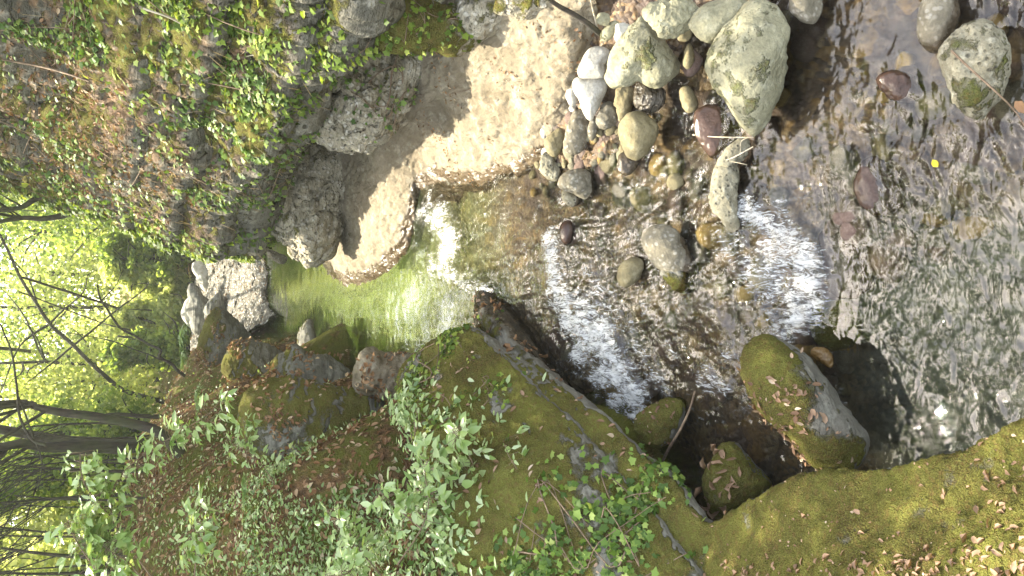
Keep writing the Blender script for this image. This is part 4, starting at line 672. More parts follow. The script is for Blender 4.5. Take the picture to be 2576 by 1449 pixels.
for i, (px, py, w) in enumerate([(395, 1075, 7), (372, 1130, 9), (350, 1190, 8), (330, 1240, 10), (330, 1400, 11), (318, 1330, 7), (402, 1020, 4), (398, 985, 4), (385, 1095, 5), (378, 1050, 4), (360, 1150, 5), (345, 1215, 5), (335, 1275, 4), (322, 1360, 6), (310, 1420, 5), (355, 1175, 4), (395, 1000, 6), (400, 950, 6), (300, 1440, 9), (365, 1255, 6)]):
    b = ground_hit(px + 6, py); tree('distant straight trunk standing deep in the wood', [(px + 6, py), (px - 150, py + random.uniform(-14, 14)), (px - 330, py + random.uniform(-25, 25))], w, crowns=[(b[0] - 2.5, b[1] + 2, 10, 1.8)], nleaf=1800, seed=30 + i, group='distant trunks deep in the wood', lsize=.2)
# trees on top of the cliff (boughs seen at the picture's edge); out-of-view crowns added to break up the water reflections
tree('crooked dark bough reaching out from the cliff top against the bright sky', [(215, 522), (175, 536), (140, 545), (100, 550), (60, 548), (0, 558), (-60, 575)], 15, crowns=[(1.9, 11.4, 9.6, 1.3), (3.0, 12.6, 8.8, 1.4)], nleaf=3500, seed=50, Y=13.8, group='boughs on the cliff top')
tree('thinner forked bough above the crooked one on the cliff top', [(130, 485), (90, 500), (60, 520), (30, 528), (0, 530), (-50, 528)], 13, crowns=[(2.4, 9.8, 9.8, 1.2), (3.6, 10.5, 9, 1.4)], nleaf=3500, seed=51, Y=13.2, group='boughs on the cliff top', branches=[([(60, 520, 0), (30, 505, .1), (0, 488, .2)], 6)])
tree('leafy out of view tree added on the left bank to shade the near stream', [(300, 1900), (-200, 1900)], 26, crowns=[(-2.6, 8.3, 9.2, 1.5), (-.9, 8.2, 9.6, 1.5), (.5, 8.6, 9.8, 1.3), (-4.4, 7.8, 9.0, 1.6)], nleaf=9000, seed=60, base=(-5.4, 6.5, gz(-5.4, 6.5)), top=(-4.6, 7, 8))  # out-of-frame tree, put in to shade the near stream
# bright wood closing the valley
rs = np.random.RandomState(77)
kinds = [('canopy_yellow', 'sunlit yellow green bushy tree far down the valley'), ('canopy', 'mid green leafy tree in the bright far wood'), ('canopy_blue', 'cool green leafy tree in the bright far wood')]
spots = [(-1, 44, 3.4, 0), (2.5, 42, 3.2, 0), (5.5, 47, 4, 2), (-4.5, 42, 3.4, 1), (-8, 46, 4, 0), (0.8, 50, 4, 1), (-3, 53, 4.5, 2), (4, 56, 4.5, 0), (-12, 44, 4, 1), (-7, 36, 3, 0), (-11, 34, 3.2, 1), (-3.2, 36, 2.2, 0), (8.5, 52, 4.5, 1), (-16, 40, 4, 0), (-15, 52, 5, 2), (0, 64, 6, 0), (-8, 62, 6, 1), (8, 64, 6, 2), (-16, 66, 6, 0), (-22, 55, 5, 1), (14, 60, 6, 0), (-5.6, 27, 1.6, 1), (-8.5, 25, 2.2, 0), (-13, 27, 3, 2), (3.6, 36, 2.2, 1), (-9, 30, 3, 0), (-12, 22, 2.2, 1), (-7, 21, 1.3, 0), (-15, 32, 4, 1), (-10.5, 19, 1.8, 1), (-18, 28, 4, 0), (-6.5, 32, 2.5, 0), (-14, 19, 2.4, 0), (-20, 22, 4, 1), (-9, 24, 1.5, 0), (-11, 36, 3, 0), (-14, 44, 4, 0), (-22, 40, 5, 0), (-26, 32, 5, 1), (-5, 30, 1.5, 1), (-16, 24, 2.5, 0), (-24, 26, 4, 0), (.2, 33.5, .9, 0), (-1.2, 33, .8, 0), (1.3, 33, .9, 1), (-2.2, 31, .8, 1), (-13, 33, 3, 2), (-18, 36, 4, 1)]
for i, (x, y, r, kd) in enumerate(spots):
    g = gz(x, y); h = g + r * 1.15
    cr = [(x, y, h, r), (x + .4 * r * rs.randn(), y + .4 * r, h + r * 1.1, r * .85), (x + .3 * r * rs.randn(), y + .3 * r, h + r * 2.0, r * .7), (x + .6 * r * rs.randn(), y, h - r * .5, r * .6)]
    tree(kinds[kd][1], [(0, 0), (0, 0)], 8 + r, crowns=cr, leaf=kinds[kd][0], lsize=.20 + .003 * y, nleaf=5200, seed=100 + i, group=['yellow green trees of the far wood', 'mid green trees of the far wood', 'cool green trees of the far wood'][kd], shape=ROUND, base=(x, y, g), Y=None, top=None) if False else None
    b = np.array([x, y, g]); root = empty('tree', b, kinds[kd][1], 'tree', ['yellow green trees of the far wood', 'mid green trees of the far wood', 'cool green trees of the far wood'][kd])
    pl = Pile(); T = wiggle([[0, 0, -.3], [.1 * rs.randn(), 0, r], [.4 * rs.randn(), .2, r * 3.2]], 14, .15, i); pl.add(*tube(T, np.linspace(.16, .04, 14), 7))
    for _ in range(9):
        a = T[rs.randint(3, 13)]; e = a + np.array([rs.randn() * r * .7, rs.randn() * r * .5, abs(rs.randn()) * r * .6]); pl.add(*tube(wiggle([a, (a + e) / 2 + .2 * rs.randn(3), e], 8, .1, i + _), np.linspace(.05, .012, 8), 4))
    V, F = pl.get(); build('trunk', V, F, M['bark_grey'], root); PV = []
    for cx, cy, cz, rr in cr:
        k = int(2200 * (rr / r) ** 2); nc = 75; g3 = rs.randn(nc, 3); cc = np.array([cx, cy, cz]) + rr * g3 / np.linalg.norm(g3, axis=1, keepdims=True) * rs.rand(nc, 1) ** .4 * np.array([1, 1, .9]); PV.append(cc[rs.randint(0, nc, k)] + rs.randn(k, 3) * rr * .13)
    PV = np.concatenate(PV); nn = rs.randn(len(PV), 3) * .8; nn[:, 2] += .7; V, F = leaves(PV - b, nn, .10 + .0018 * y, ROUND, None, .2, rs); build('crown', V, F, M[kinds[kd][0]], root)

for i, (bx_, by_, cr_, lb) in enumerate([(-4.5, 25, [(-3, 25, 11, 2.6), (-1.8, 26, 15, 2.8), (-4.5, 27, 18, 3)], 'tall tree added left of the valley so its crown breaks up the water reflections'), (5.5, 24, [(4, 24, 10.5, 2.6), (2.6, 26, 14.5, 2.6), (5, 26, 18, 3), (1.2, 20.5, 16.5, 2.0), (3.2, 19, 15, 2.0), (-.2, 22, 19.5, 2.0), (2.2, 22.5, 20.5, 2.2)], 'tall tree added right of the valley so its crown breaks up the water reflections'), (5.0, 33, [(1.5, 34, 14, 3.2), (-.5, 35, 20, 3.4), (3, 35, 22, 3.4)], 'tall tree added at the head of the valley for dark water reflections'), (7, 15, [(4.6, 14.5, 11.5, 2.2), (3.4, 15.5, 14.5, 2.2)], 'leafy tree added behind the cliff edge for dark water reflections')]):  # high crowns added out of view to darken parts of the water's sky reflection
    g = gz(bx_, by_); b = np.array([bx_, by_, g]); root = empty('tree', b, lb, 'tree'); rs = np.random.RandomState(300 + i); pl = Pile(); top = np.array(cr_[-1][:3])
    T = wiggle([[0, 0, -.3], [.1, .1, 5 - g], np.array(cr_[0][:3]) - b, top - b], 24, .15, i); pl.add(*tube(T, np.linspace(.2, .04, 24), 8)); PV = []
    for cx, cy, cz, r in cr_:
        for _ in range(7):
            a = T[rs.randint(10, 23)]; e = np.array([cx, cy, cz]) - b + r * .6 * rs.randn(3); pl.add(*tube(wiggle([a, (a + e) / 2 + .2 * rs.randn(3), e], 8, .1, i + _), np.linspace(.05, .012, 8), 4))
        k = int(330 * r * r); nc = 40; g3 = rs.randn(nc, 3); cc = np.array([cx, cy, cz]) + r * g3 / np.linalg.norm(g3, axis=1, keepdims=True) * rs.rand(nc, 1) ** .4; PV.append(cc[rs.randint(0, nc, k)] + rs.randn(k, 3) * r * .14)
    V, F = pl.get(); build('trunk', V, F, M['bark'], root); PV = np.concatenate(PV); nn = rs.randn(len(PV), 3) * .7; nn[:, 2] += .8; V, F = leaves(PV - b, nn, .2, ROUND, None, .2, rs); build('crown', V, F, M['canopy'], root)
# ------------------------------------------------------------------ ivy and undergrowth
def ivy(label, V, F, n, w, size, mat='ivy_small', hang=True, stems=8, seed=0, group=None, shape=IVY, pre=None, lift=.03, tilt=.55, name='ivy'):
    rs = np.random.RandomState(seed); P, N = sample(V, F, n, w, rs); c = np.r_[P[:, :2].mean(0), P[:, 2].min()]
    root = empty(name, c, label, 'ivy', group); tg = N + np.array([0, -.1, -.5]) if hang else None
    Nn = N * .55 + np.array([0, -.1, .85 if hang else .35]); V2, F2 = leaves(P - c, Nn, size, shape, tg, tilt, rs, lift); build('foliage', V2, F2, M[mat], root)
    pl = Pile()
    for s in range(stems):
        a = P[rs.randint(n)]; d = P - a; near = np.where((np.abs(d[:, 0]) < .5) & (np.abs(d[:, 1]) < .8) & (np.abs(d[:, 2]) < 1.2))[0]; near = near if len(near) > 2 else np.arange(n); q = P[rs.choice(near, 5)]; q = q[np.argsort(-q[:, 2])]
        pl.add(*tube(wiggle(q, 20, .04, seed + s) - c + N[0] * .03, rs.uniform(.003, .007), 4))
    V2, F2 = pl.get(); build('stem', V2, F2, M['twig'], root); return root
def blobw(spec, base=0.0, nf=1.3, seed=1, thr=-.1):
    cs_ = [(D(x, y, Y), r, s) for x, y, Y, r, s in spec]
    def w(P, N):
        r = np.full(len(P), base)
        for c, rad, s in cs_: r = np.maximum(r, s * np.exp(-((P - c) ** 2).sum(1) / rad ** 2))
        return r * sstep(thr, thr + .35, fbm(P * nf * np.array([1.7, 1.7, .45]), 3, seed)) * (((EYE - P) * N).sum(1) > -.2 * np.linalg.norm(EYE - P, axis=1)) + 1e-9
    return w
ivy('sunlit ivy and young leaves draped over the near upper part of the cliff', CV, CF, 3900, blobw([(520, 40, 7.2, 1.0, 1), (700, 60, 6.8, .7, 1), (420, 20, 7.5, .9, 1), (600, 150, 7.7, .7, .8)], seed=2), .055, seed=1)
ivy('ivy strands hanging down the middle of the cliff face to the dark recess', CV, CF, 1700, blobw([(620, 270, 8.4, .7, 1), (740, 280, 8.5, .5, 1), (560, 300, 8.9, .6, .8), (680, 200, 7.6, .5, .8)], seed=3), .055, 'ivy', seed=2)
ivy('fringe of bright ivy along the far edge of the cliff', CV, CF, 4200, blobw([(300, 540, 13.2, .8, 1), (420, 575, 13, .8, 1), (520, 592, 12.9, .8, 1), (620, 600, 12.9, .6, 1), (180, 505, 13.8, .9, 1), (80, 460, 14.4, .9, .8)], seed=4, thr=-.5), .075, seed=3)
ivy('sparse small ivy scattered over the shaded far face of the cliff', CV, CF, 1700, blobw([(450, 430, 10.8, 1.2, 1), (560, 420, 10.6, 1.0, .9), (360, 420, 11, 1, .9), (600, 520, 11.6, .8, .8)], seed=5, thr=.0), .055, 'ivy', seed=4)
ivy('dark ivy curtain on the wall behind the leafy ledge', CV, CF, 2600, blobw([(60, 60, 9.2, .9, 1), (60, 250, 11, 1.0, .5), (210, 60, 8.8, .5, 1), (250, 20, 8.3, .5, 1), (70, 390, 12.4, .9, .8)], seed=6, thr=-.1), .055, 'ivy', seed=5)
LV, LF = SURF['lobe']; ivy('ivy trailing over the pale rock lobe and onto the bedrock', LV, LF, 110, blobw([(1000, 240, 7.8, .3, 1), (940, 235, 7.8, .3, 1), (1010, 300, 7.8, .3, .8), (880, 230, 7.9, .3, .8)], nf=2.5, seed=8, thr=-.3), .05, 'ivy', seed=6)
LV, LF = SURF['mossblock']; ivy('thin ivy twigs with narrow leaves hanging over the mossy block', LV, LF, 160, blobw([(930, 60, 6, .4, 1), (1000, 90, 6, .4, .8), (1100, 40, 6, .3, .6)], nf=2.5, seed=9, thr=-.3), .05, 'ivy_small', seed=7)
wB = lambda spec, nf, thr, sd: blobw([(x, y, Z(x, y, z)[1], r, s) for x, y, z, r, s in spec], nf=nf, thr=thr, seed=sd)
ivy('dense bright green ivy over the near end of the huge mossy boulder', BOV, BOF, 1050, wB([(1440, 1360, 1.25, .35, 1), (1590, 1270, .95, .22, 1), (1500, 1400, 1.15, .4, 1), (1320, 1430, 1.6, .4, 1), (1640, 1250, .8, .2, 1), (1400, 1270, 1.35, .15, .5)], 2.2, -.25, 11), .052, 'ivy', hang=False, seed=8, lift=.03, tilt=.55)
ivy('small ivy trail creeping along the far crest of the huge mossy boulder', BOV, BOF, 750, wB([(1100, 900, 1.25, .35, 1), (1040, 1000, 1.45, .35, 1), (1130, 980, 1.4, .3, .8), (1080, 1080, 1.6, .3, .8), (1230, 1000, 1.25, .2, .5)], 2.5, -.15, 12), .045, 'ivy_small', hang=False, seed=9, lift=.02, tilt=.4)
# left bank ground cover: uncountable
def bank_w(P, N):
    q = P - EYE; dep = q[:, 1] * cs - q[:, 2] * sn; px = 1288 - FPX * (q[:, 2] * cs + q[:, 1] * sn) / np.maximum(dep, .1) ; py = 724.5 - FPX * q[:, 0] / np.maximum(dep, .1)
    ok = (dep > 2) & (px > 330) & (px < 1350) & (py > 900) & (py < 1500); den = sstep(960, 1250, py - .12 * (px - 700)) * (.22 + .78 * sstep(560, 760, px + .5 * (py - 1250)))
    return ok * (.06 + den) * sstep(-.35, .15, fbm(P * 1.1, 3, 91)) * sstep(330, 520, px) / np.maximum(dep, 3) ** .8 + 1e-12
rs = np.random.RandomState(21); P, N = sample(GV, GF, 12500, bank_w, rs); hgt = np.abs(rs.randn(len(P))) * .13
V, F = leaves(P + np.c_[np.zeros((len(P), 2)), hgt], N * .2 + np.array([0, -.12, .9]), .058, OVAL, None, .45, rs); tag(build('undergrowth', V, F, M['under'], origin=np.zeros(3)), 'pale green leafy undergrowth covering the left bank', 'undergrowth', kind='stuff')
P, N = sample(BOV, BOF, 1500, lambda P, N: (wB([(1080, 1250, 1.75, .5, 1), (1030, 1120, 1.6, .4, 1), (1100, 1400, 1.8, .5, 1), (1200, 1449, 1.7, .3, .3)], 1.5, -.4, 5)(P, N)) * (N[:, 2] > .1), rs)
V, F = leaves(P + np.c_[np.zeros((len(P), 2)), np.abs(rs.randn(len(P))) * .08], N * .2 + np.array([0, -.2, .9]), .07, OVAL, None, .35, rs); tag(build('ground_cover', V, F, M['under'], origin=np.zeros(3)), 'pale leafy growth creeping onto the back of the huge mossy boulder', 'ground cover', kind='stuff')
# leaf litter
def litter(name, label, V, F, n, w, size, mat, seed, shape=CURL):
    rs = np.random.RandomState(seed); P, N = sample(V, F, n, w, rs); V2, F2 = leaves(P, N, size, shape, None, .35, rs, .006, .5)
    tag(build(name, V2, F2, M[mat], origin=np.zeros(3)), label, 'leaf litter', kind='stuff')
upw = lambda t=.3: (lambda P, N: (N[:, 2] > t) * sstep(-.2, .4, fbm(P * 1.6, 3, 17)) + 1e-9)
litter('leaf_litter', 'brown leaf litter covering the left bank', GV, GF, 24000, lambda P, N: ((P[:, 1] > 5) & (P[:, 1] < 24) & (P[:, 0] < -1) & (P[:, 0] > -7) & (P[:, 2] > .5)) / np.maximum(P[:, 1], 4) + 1e-12, .065, 'dead', 31)
litter('cliff_leaf_litter', 'dead brown leaves lying on the ledge of the cliff', CV, CF, 2300, lambda P, N: blobw([(200, 230, 9.8, .9, 1), (250, 330, 10.3, 1.0, 1), (310, 400, 10.8, .8, .9), (270, 470, 11.8, .7, .9), (230, 420, 11.8, .9, 1), (400, 330, 9.8, .3, .3)], nf=1, thr=-.5)(P, N) * (N[:, 2] > .25), .05, 'dead', 32)
litter('boulder_leaf_litter', 'dead leaves and specks scattered over the huge mossy boulder', BOV, BOF, 420, upw(.25), .05, 'dead_pale', 33)
litter('bedrock_leaf_litter', 'tiny brown leaf fragments scattered on the pale bedrock', RKV, RKF, 420, lambda P, N: (P[:, 1] < 8.5) * sstep(0, .5, fbm(P * 2, 3, 7)) + 1e-9, .032, 'dead', 34)
litter('gravel_litter', 'brown leaf scraps washed over the far gravel', GBV, GBF, 700, lambda P, N: sstep(-.1, .5, fbm(P * .9, 3, 3)) + 1e-9, .07, 'dead', 36)
for k_, nm, lb, n_, sz in [('far1', 'far_rock_litter', 'brown leaves lying on the highest far mossy rock', 500, .07), ('far2', 'fissured_rock_litter', 'brown leaves lying on the fissured mossy rock', 400, .07), ('slab', 'slab_litter', 'brown leaves lying on the sloping slab by the pool', 260, .07), ('bankmoss', 'moss_bank_litter', 'brown leaves on the bright mossy bank', 420, .06), ('log', 'long_boulder_litter', 'dead leaves and seed husks on the long moss covered boulder', 110, .045), ('casc', 'cascade_boulder_litter', 'dead leaf scraps on the round mossy boulder by the cascade', 30, .04), ('fluted', 'fluted_rock_litter', 'brown leaves caught on the pale fluted rock', 160, .06)]:
    litter(nm, lb, *SURF[k_], n_, upw(.35), sz, 'dead_pale' if k_ in ('log', 'casc') else 'dead', 35)
litter('seed_husks', 'pale seed husks sprinkled over the near mossy rock', FGV, FGF, 700, upw(.2), .016, 'dead_pale', 38, DIAM)
rs = np.random.RandomState(61); P, N = sample(CV, CF, 1300, blobw([(250, 200, 9.3, 1.3, 1), (350, 330, 10, 1.2, 1), (300, 460, 11.6, 1.1, 1), (450, 150, 8, 1, .8), (550, 400, 10.4, 1.3, .7), (60, 250, 11, 1.5, .6), (620, 230, 8.2, .9, .6)], nf=.9, seed=13, thr=-.35), rs)
V, F = leaves(P, N + np.array([0, 0,   .3]), .17, (NEEDLE[0] * np.array([.42, 1, 1]), NEEDLE[1]), N * .5 + np.array([0, -.1, -1.1]), .5, rs, .02, .6); tag(build('dry_stems', V, F, M['straw'], origin=np.zeros(3)), 'tangle of dry straw coloured stems hanging over the cliff and its ledge', 'dry stems', kind='stuff')
# separate fallen leaves one could pick up
def fallen(V, F, n, w, size, label, group, mat, seed):
    rs = np.random.RandomState(seed); P, N = sample(V, F, n, w, rs); ms = []
    for i in range(5):
        v = CURL[0].copy(); v[:, 2] *= rs.uniform(.8, 2.6); v[:, 0] *= rs.uniform(.6, 1.2); v += .075 * rs.randn(*v.shape); me = mesh_data('fallen_leaf', v, CURL[1]); me.materials.append(M[mat]); ms.append(me)
    for p, nn in zip(P, N):
        o = bpy.data.objects.new('fallen_leaf', ms[rs.randint(5)]); C.objects.link(o); s = size * rs.uniform(.6, 1.3); o.scale = (s, s, s); o.location = p + nn * .004
        o.rotation_euler = (Vector(nn).to_track_quat('Z', 'Y').to_matrix() @ Matrix.Rotation(rs.uniform(0, 6.28), 3, 'Z')).to_euler(); tag(o, label, 'fallen leaf', group)
def fgw(P, N):
    q = P - EYE; dep = q[:, 1] * cs - q[:, 2] * sn; px = 1288 - FPX * (q[:, 2] * cs + q[:, 1] * sn) / dep; py = 724.5 - FPX * q[:, 0] / dep
    return (N[:, 2] > .2) * (px < 2600) * (py < 1470) * (.05 + 1.6 * sstep(1330, 1440, py) * sstep(2050, 2450, px) + .5 * sstep(1380, 1440, py) + .6 * sstep(2400, 2550, px)) + 1e-9
fallen(FGV, FGF, 230, fgw, .037, 'curled brown beech leaf lying on the near mossy rock', 'fallen leaves on the near mossy rock', 'dead_pale', 41)
fallen(*SURF['leafy'], 26, upw(.5), .075, 'curled tan leaf on the leaf topped mossy boulder', 'fallen leaves on the leaf topped boulder', 'dead_pale', 42)
fallen(*SURF['log'], 22, upw(.5), .065, 'brown leaf lying on the long moss covered boulder', 'fallen leaves on the long boulder', 'dead_pale', 43)
fallen(BOV, BOF, 30, wB([(1300, 800, .7, .15, 1), (1310, 850, .7, .15, 1), (1240, 780, .6, .12, 1), (1150, 1260, 1.6, .15, .6)], 3, -.5, 3), .07, 'brown leaf lying on the huge mossy boulder', 'fallen leaves on the huge boulder', 'dead', 44)

# ------------------------------------------------------------------ saplings, ferns, dead fern, sticks
def sapling(label, stems, leafs, size, mat='sapling', seed=0, name='sapling', w=.006, group=None):
    rs = np.random.RandomState(seed); root = None; pl = Pile(); PV, PN, PT = [], [], []
    b = D(*stems[0][0]); root = empty(name, b, label, 'sapling', group)
    for st in stems:
        Q = wiggle([D(*p) for p in st], 8 * len(st), .015, seed + len(st)); pl.add(*tube(Q - b, np.linspace(w, w * .4, len(Q)), 5)); T = np.gradient(Q, axis=0); T /= np.linalg.norm(T, axis=1, keepdims=True)
        for _ in range(int(leafs * len(st) / 3)):
            i = rs.randint(len(Q) // 4, len(Q)); side = np.cross(T[i], rs.randn(3)); side /= np.linalg.norm(side) + 1e-9; e = Q[i] + side * size * rs.uniform(.3, 1.4) + np.array([0, 0, -.02])
            pl.add(*tube(np.array([Q[i], (Q[i] + e) / 2 + [0, 0, .01], e]) - b, .0022, 3))
            for a in (-.75, 0, .75) if rs.rand() < .6 else (0,):
                PV.append(e - b); t = side * math.cos(a) + np.cross(side, [0, 0, 1]) * math.sin(a) + np.array([0, 0, -.25]); PT.append(t); PN.append(np.array([0, -.2, .8]))
    V, F = pl.get(); build('stem', V, F, M['twig'], root)
    V, F = leaves(np.array(PV), np.array(PN), size, OVAL, np.array(PT) * 2, .28, rs); build('foliage', V, F, M[mat], root); return root
z4 = lambda L, Y: [(a * .5, 724.5 + b * .5, Y + dd) for a, b, dd in L]
sapling('tall sapling with a pale forked stem and glossy leaves in front of the trunks', [z4([(760, 1449, 0), (680, 1340, 0), (610, 1250, 0), (560, 1150, 0), (570, 1020, 0), (620, 930, 0), (740, 830, 0), (850, 760, .1), (960, 690, .1), (1060, 620, .1), (1120, 540, .1)], 6.4), z4([(560, 1150, 0), (490, 1080, 0), (430, 1000, 0), (400, 920, 0), (395, 830, 0)], 6.4), z4([(610, 1250, 0), (480, 1245, 0), (395, 1300, 0)], 6.3)], 36, .09, seed=1)
sapling('leafy elder shoot leaning over the back of the huge mossy boulder', [[(1000, 1420, 5.3), (1060, 1330, 5.3), (1080, 1260, 5.3), (1070, 1180, 5.3), (1100, 1130, 5.3)], [(1070, 1250, 5.3), (1130, 1215, 5.3), (1190, 1180, 5.3), (1160, 1110, 5.3), (1140, 1080, 5.3)], [(1060, 1330, 5.3), (990, 1270, 5.3), (950, 1230, 5.3)]], 26, .10, seed=2)
sapling('small shoot with three upright leaves on the mossy face of the huge boulder', [[(1300, 1180, 4.95), (1280, 1150, 5.0), (1265, 1110, 5.0)]], 7, .08, seed=3, w=.004)
sapling('bright lush sapling at the lower left edge of the wood', [z4([(560, 1449, 0), (480, 1400, 0), (420, 1330, 0), (370, 1250, 0), (340, 1170, 0)], 6.2)], 40, .10, seed=4)
sapling('short bushy sapling right beside the lush sapling at the lower left edge', [z4([(700, 1449, 0), (640, 1380, 0), (560, 1330, 0), (520, 1290, 0)], 6.1)], 40, .10, seed=14)
sapling('slender leafy sapling between the tall forked one and the elder shoot', [z4([(980, 1449, 0), (990, 1330, 0), (980, 1200, 0), (1040, 1080, 0)], 6.2)], 40, .095, seed=15)
sapling('thin pale stemmed sapling on the bank above the mossy ledge', [[(700, 1230, 8.2), (660, 1170, 8.2), (600, 1130, 8.3), (560, 1090, 8.3)], [(620, 1180, 8.3), (620, 1110, 8.4), (610, 1050, 8.4)]], 28, .08, seed=5)
sapling('broad leaved shoot beside the elder shoot near the left edge', [[(960, 1449, 5.7), (900, 1380, 5.8), (850, 1330, 5.9), (820, 1280, 5.9)], [(900, 1380, 5.8), (880, 1440, 5.6), (820, 1449, 5.6)]], 34, .09, seed=6)
def fern(label, x, y, Y, n, L, seed, name='fern', mat='fern', droop=.6, cat='fern'):
    rs = np.random.RandomState(seed); b = D(x, y, Y); root = empty(name, b, label, cat)
    for k in range(n):
        a = rs.uniform(-2.6, .4) if name == 'fern' else rs.uniform(-3.14, 0); d = np.array([math.cos(a), math.sin(a) * .9, 0]); t = np.linspace(0, 1, 12)
        Q = d * (t * L * rs.uniform(.7, 1.1))[:, None] + np.array([0, 0, 1]) * (L * (.7 * t - droop * 1.3 * t * t))[:, None]; pl = Pile(); pl.add(*tube(Q, .002, 3))
        sd = np.cross(d, [0, 0, 1]); P = np.repeat(Q[1:], 2, 0); T = np.tile([sd, -sd], (11, 1)) + d * .3; s = L * .24 * np.repeat(np.sin(np.pi * (.12 + .85 * t[1:])), 2)
        V0, F0 = OVAL; V, F = leaves(P, np.tile([0, 0, 1.], (22, 1)), 1, OVAL, T * 6, .1, rs, 0, 0); V = P.repeat(len(V0), 0) + (V - P.repeat(len(V0), 0)) * s.repeat(len(V0))[:, None]; pl.add(V, F)
        V, F = pl.get(); build('frond', V, F, M[mat], root)
fern('small pale fern at the far tip of the huge mossy boulder', 1050, 915, 7.6, 5, .22, 1)
fern('pale fern sprouting by the fluted rock', 1010, 975, 7.7, 6, .26, 2)
fern('bright feathery fern bush on the bank below the far white boulder', 470, 885, 21, 11, 1.0, 3)
fern('dark green fern tuft on the bank near the mossy rocks', 505, 1035, 13, 9, .5, 4)
fern('small fern tuft low on the bank amid the undergrowth', 620, 1240, 8.3, 7, .3, 5)
def straw(label, x, y, Y, n, L, seed):
    rs = np.random.RandomState(seed); b = D(x, y, Y); root = empty('dead_fern', b, label, 'dead fern'); pl = Pile()
    for _ in range(n):
        a = rs.uniform(-3.1, 0); r = L * rs.uniform(.4, 1); t = np.linspace(0, 1, 7)[:, None]; s0 = rs.randn(3) * L * .15
        pl.add(*tube(s0 + np.array([math.cos(a) * r * .6, math.sin(a) * r * .5 - .1, 0]) * t + np.array([0, 0, 1]) * (r * (.25 * t - 1.0 * t * t)), .0035, 3))
    V, F = pl.get(); build('frond', V, F, M['straw'], root)
for i, (x, y, Y, L, lb) in enumerate([(330, 215, 9.0, .55, 'tuft of dead brown fern hanging by the upper ivy'), (395, 245, 9.0, .5, 'dry straw coloured fern tuft in the middle of the cliff ledge'), (290, 300, 10.2, .6, 'rusty dead fern clump behind the straw coloured tuft'), (370, 430, 11, .55, 'dead fern clump low on the far side of the ledge'), (250, 420, 12, .6, 'withered fern patch at the far top of the ledge')]):
    straw(lb, x, y, Y, 130, L, i)
def stick(label, pts, w, mat='twig', side=(), name='branch', cat='branch', seed=0):
    P = [np.array(p, float) for p in pts]; Q = wiggle(P, 7 * len(P), .008, seed); b = Q[0].copy(); pl = Pile(); pl.add(*tube(Q - b, np.linspace(w, w * .6, len(Q)), 7))
    for s in side: R = wiggle([np.array(p, float) for p in s], 12, .006, seed + 5); pl.add(*tube(R - b, np.linspace(w * .5, w * .25, 12), 5))
    V, F = pl.get(); o = build(name, V, F, M[mat], origin=np.zeros(3)); o.data.transform(Matrix.Identity(4)); o.location = b; tag(o, label, cat)
stick('dark leaning branch reaching from the top edge down to the cobbles', [Z(1508, 85, .8), Z(1480, 62, .95), Z(1440, 35, 1.1), Z(1400, 12, 1.25), Z(1340, -30, 1.5)], .024, 'bark')
stick('thin grey twig standing beside the dark leaning branch', [Z(1506, 82, .8), Z(1495, 40, .95), Z(1485, -10, 1.15)], .009, 'twig_pale')
stick('reddish brown curved branch propped on the round mossy boulder', [Z(1664, 1166, .2), Z(1685, 1125, .33), Z(1712, 1080, .36), Z(1735, 1030, .28), Z(1748, 985, .2)], .012)
stick('thin brown twig lying across the pitted near boulder', [Z(2395, 127, .34), Z(2440, 170, .36), Z(2500, 225, .3), Z(2550, 275, .15), Z(2580, 320, .1)], .006)
stick('pale straight twig stuck in the tip of the biggest pale boulder', [Z(1743, 340, .25), Z(1800, 345, .3), Z(1880, 346, .34), Z(1896, 346, .34)], .004, 'twig_pale')
stick('drift twigs caught between the biggest boulder and the tufa', [Z(1825, 405, .32), Z(1850, 395, .34), Z(1895, 370, .3)], .006, 'twig_pale', side=[[Z(1862, 385, .35), Z(1865, 355, .33), Z(1885, 345, .33)], [Z(1835, 405, .34), Z(1860, 410, .33), Z(1880, 415, .3)]])
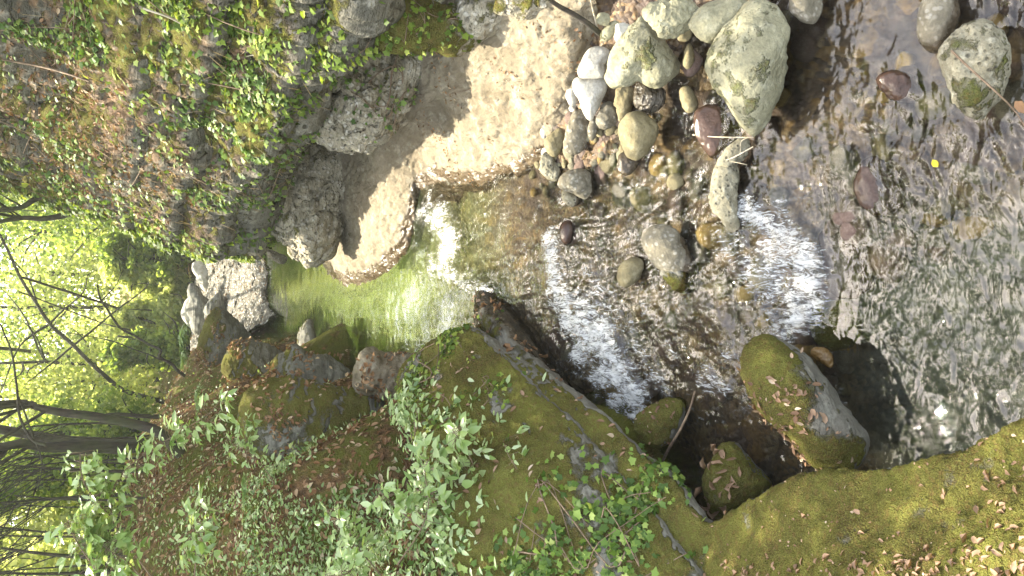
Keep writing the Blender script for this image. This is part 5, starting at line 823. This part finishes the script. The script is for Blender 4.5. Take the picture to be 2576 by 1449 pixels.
stick('long bare vine stem trailing over the pale bedrock', [D(1010, 235, 8.0), Z(1100, 240, 1.02), Z(1180, 225, .98), Z(1240, 205, .93)], .004)
stick('pale dead branch clinging to the upper cliff', [D(360, 20, 7.2), D(440, 50, 7.2), D(520, 100, 7.4), D(570, 145, 7.5), D(650, 138, 7.1)], .009, 'twig_pale')
stick('long fallen branch slanting across the cliff ledge', [D(0, 150, 9.8), D(90, 165, 9.6), D(170, 185, 9.2), D(225, 205, 9.0)], .014, 'twig')
stick('bare twigs poking from the dark recess under the cliff', [D(690, 375, 10), D(740, 355, 9.6), D(800, 335, 9.1)], .007, 'twig_pale', side=[[D(740, 355, 9.6), D(775, 362, 9.4), D(795, 348, 9.2)]])
V, F = leaves(np.array([Z(2360, 420, .07)]), np.array([[0, -.2, 1.]]), .062, CURL, np.array([[.6, .5, 0]]) * 9, .05); tag(build('yellow_leaf', V, F, M['yellow_leaf']), 'bright yellow leaf floating in the near shallows', 'fallen leaf')
V, F = leaves(np.array([Z(2553, 255, .1)]), np.array([[0, -.2, 1.]]), .10, CURL, np.array([[-.6, -.5, 0]]) * 9, .05); tag(build('wet_leaf', V, F, M['dead']), 'wet rusty leaf stuck to the twig at the near edge', 'fallen leaf')

# ------------------------------------------------------------------ volume box added to veil the far wood as overexposure does
hz = NT('overexposure_veil'); pv = hz.n('VolumePrincipled', {'Color': (.96, 1.0, .88), 'Density': .0011, 'Anisotropy': .3}); hz.t.links.new(pv.outputs[0], hz.n('OutputMaterial').inputs['Volume'])
bx0, bx1 = np.array([-172, -30, -4.]), np.array([172, 200, 34.]); HV = np.array([[(bx0, bx1)[i][0], (bx0, bx1)[j][1], (bx0, bx1)[k][2]] for i in (0, 1) for j in (0, 1) for k in (0, 1)])
tag(build('veil', HV, np.array([[0, 1, 3, 2], [4, 6, 7, 5], [0, 4, 5, 1], [2, 3, 7, 6], [0, 2, 6, 4], [1, 5, 7, 3]]), hz.m, smooth=False, origin=np.zeros(3)), 'thin bright haze added to stand for overexposure', 'veil', kind='stuff')
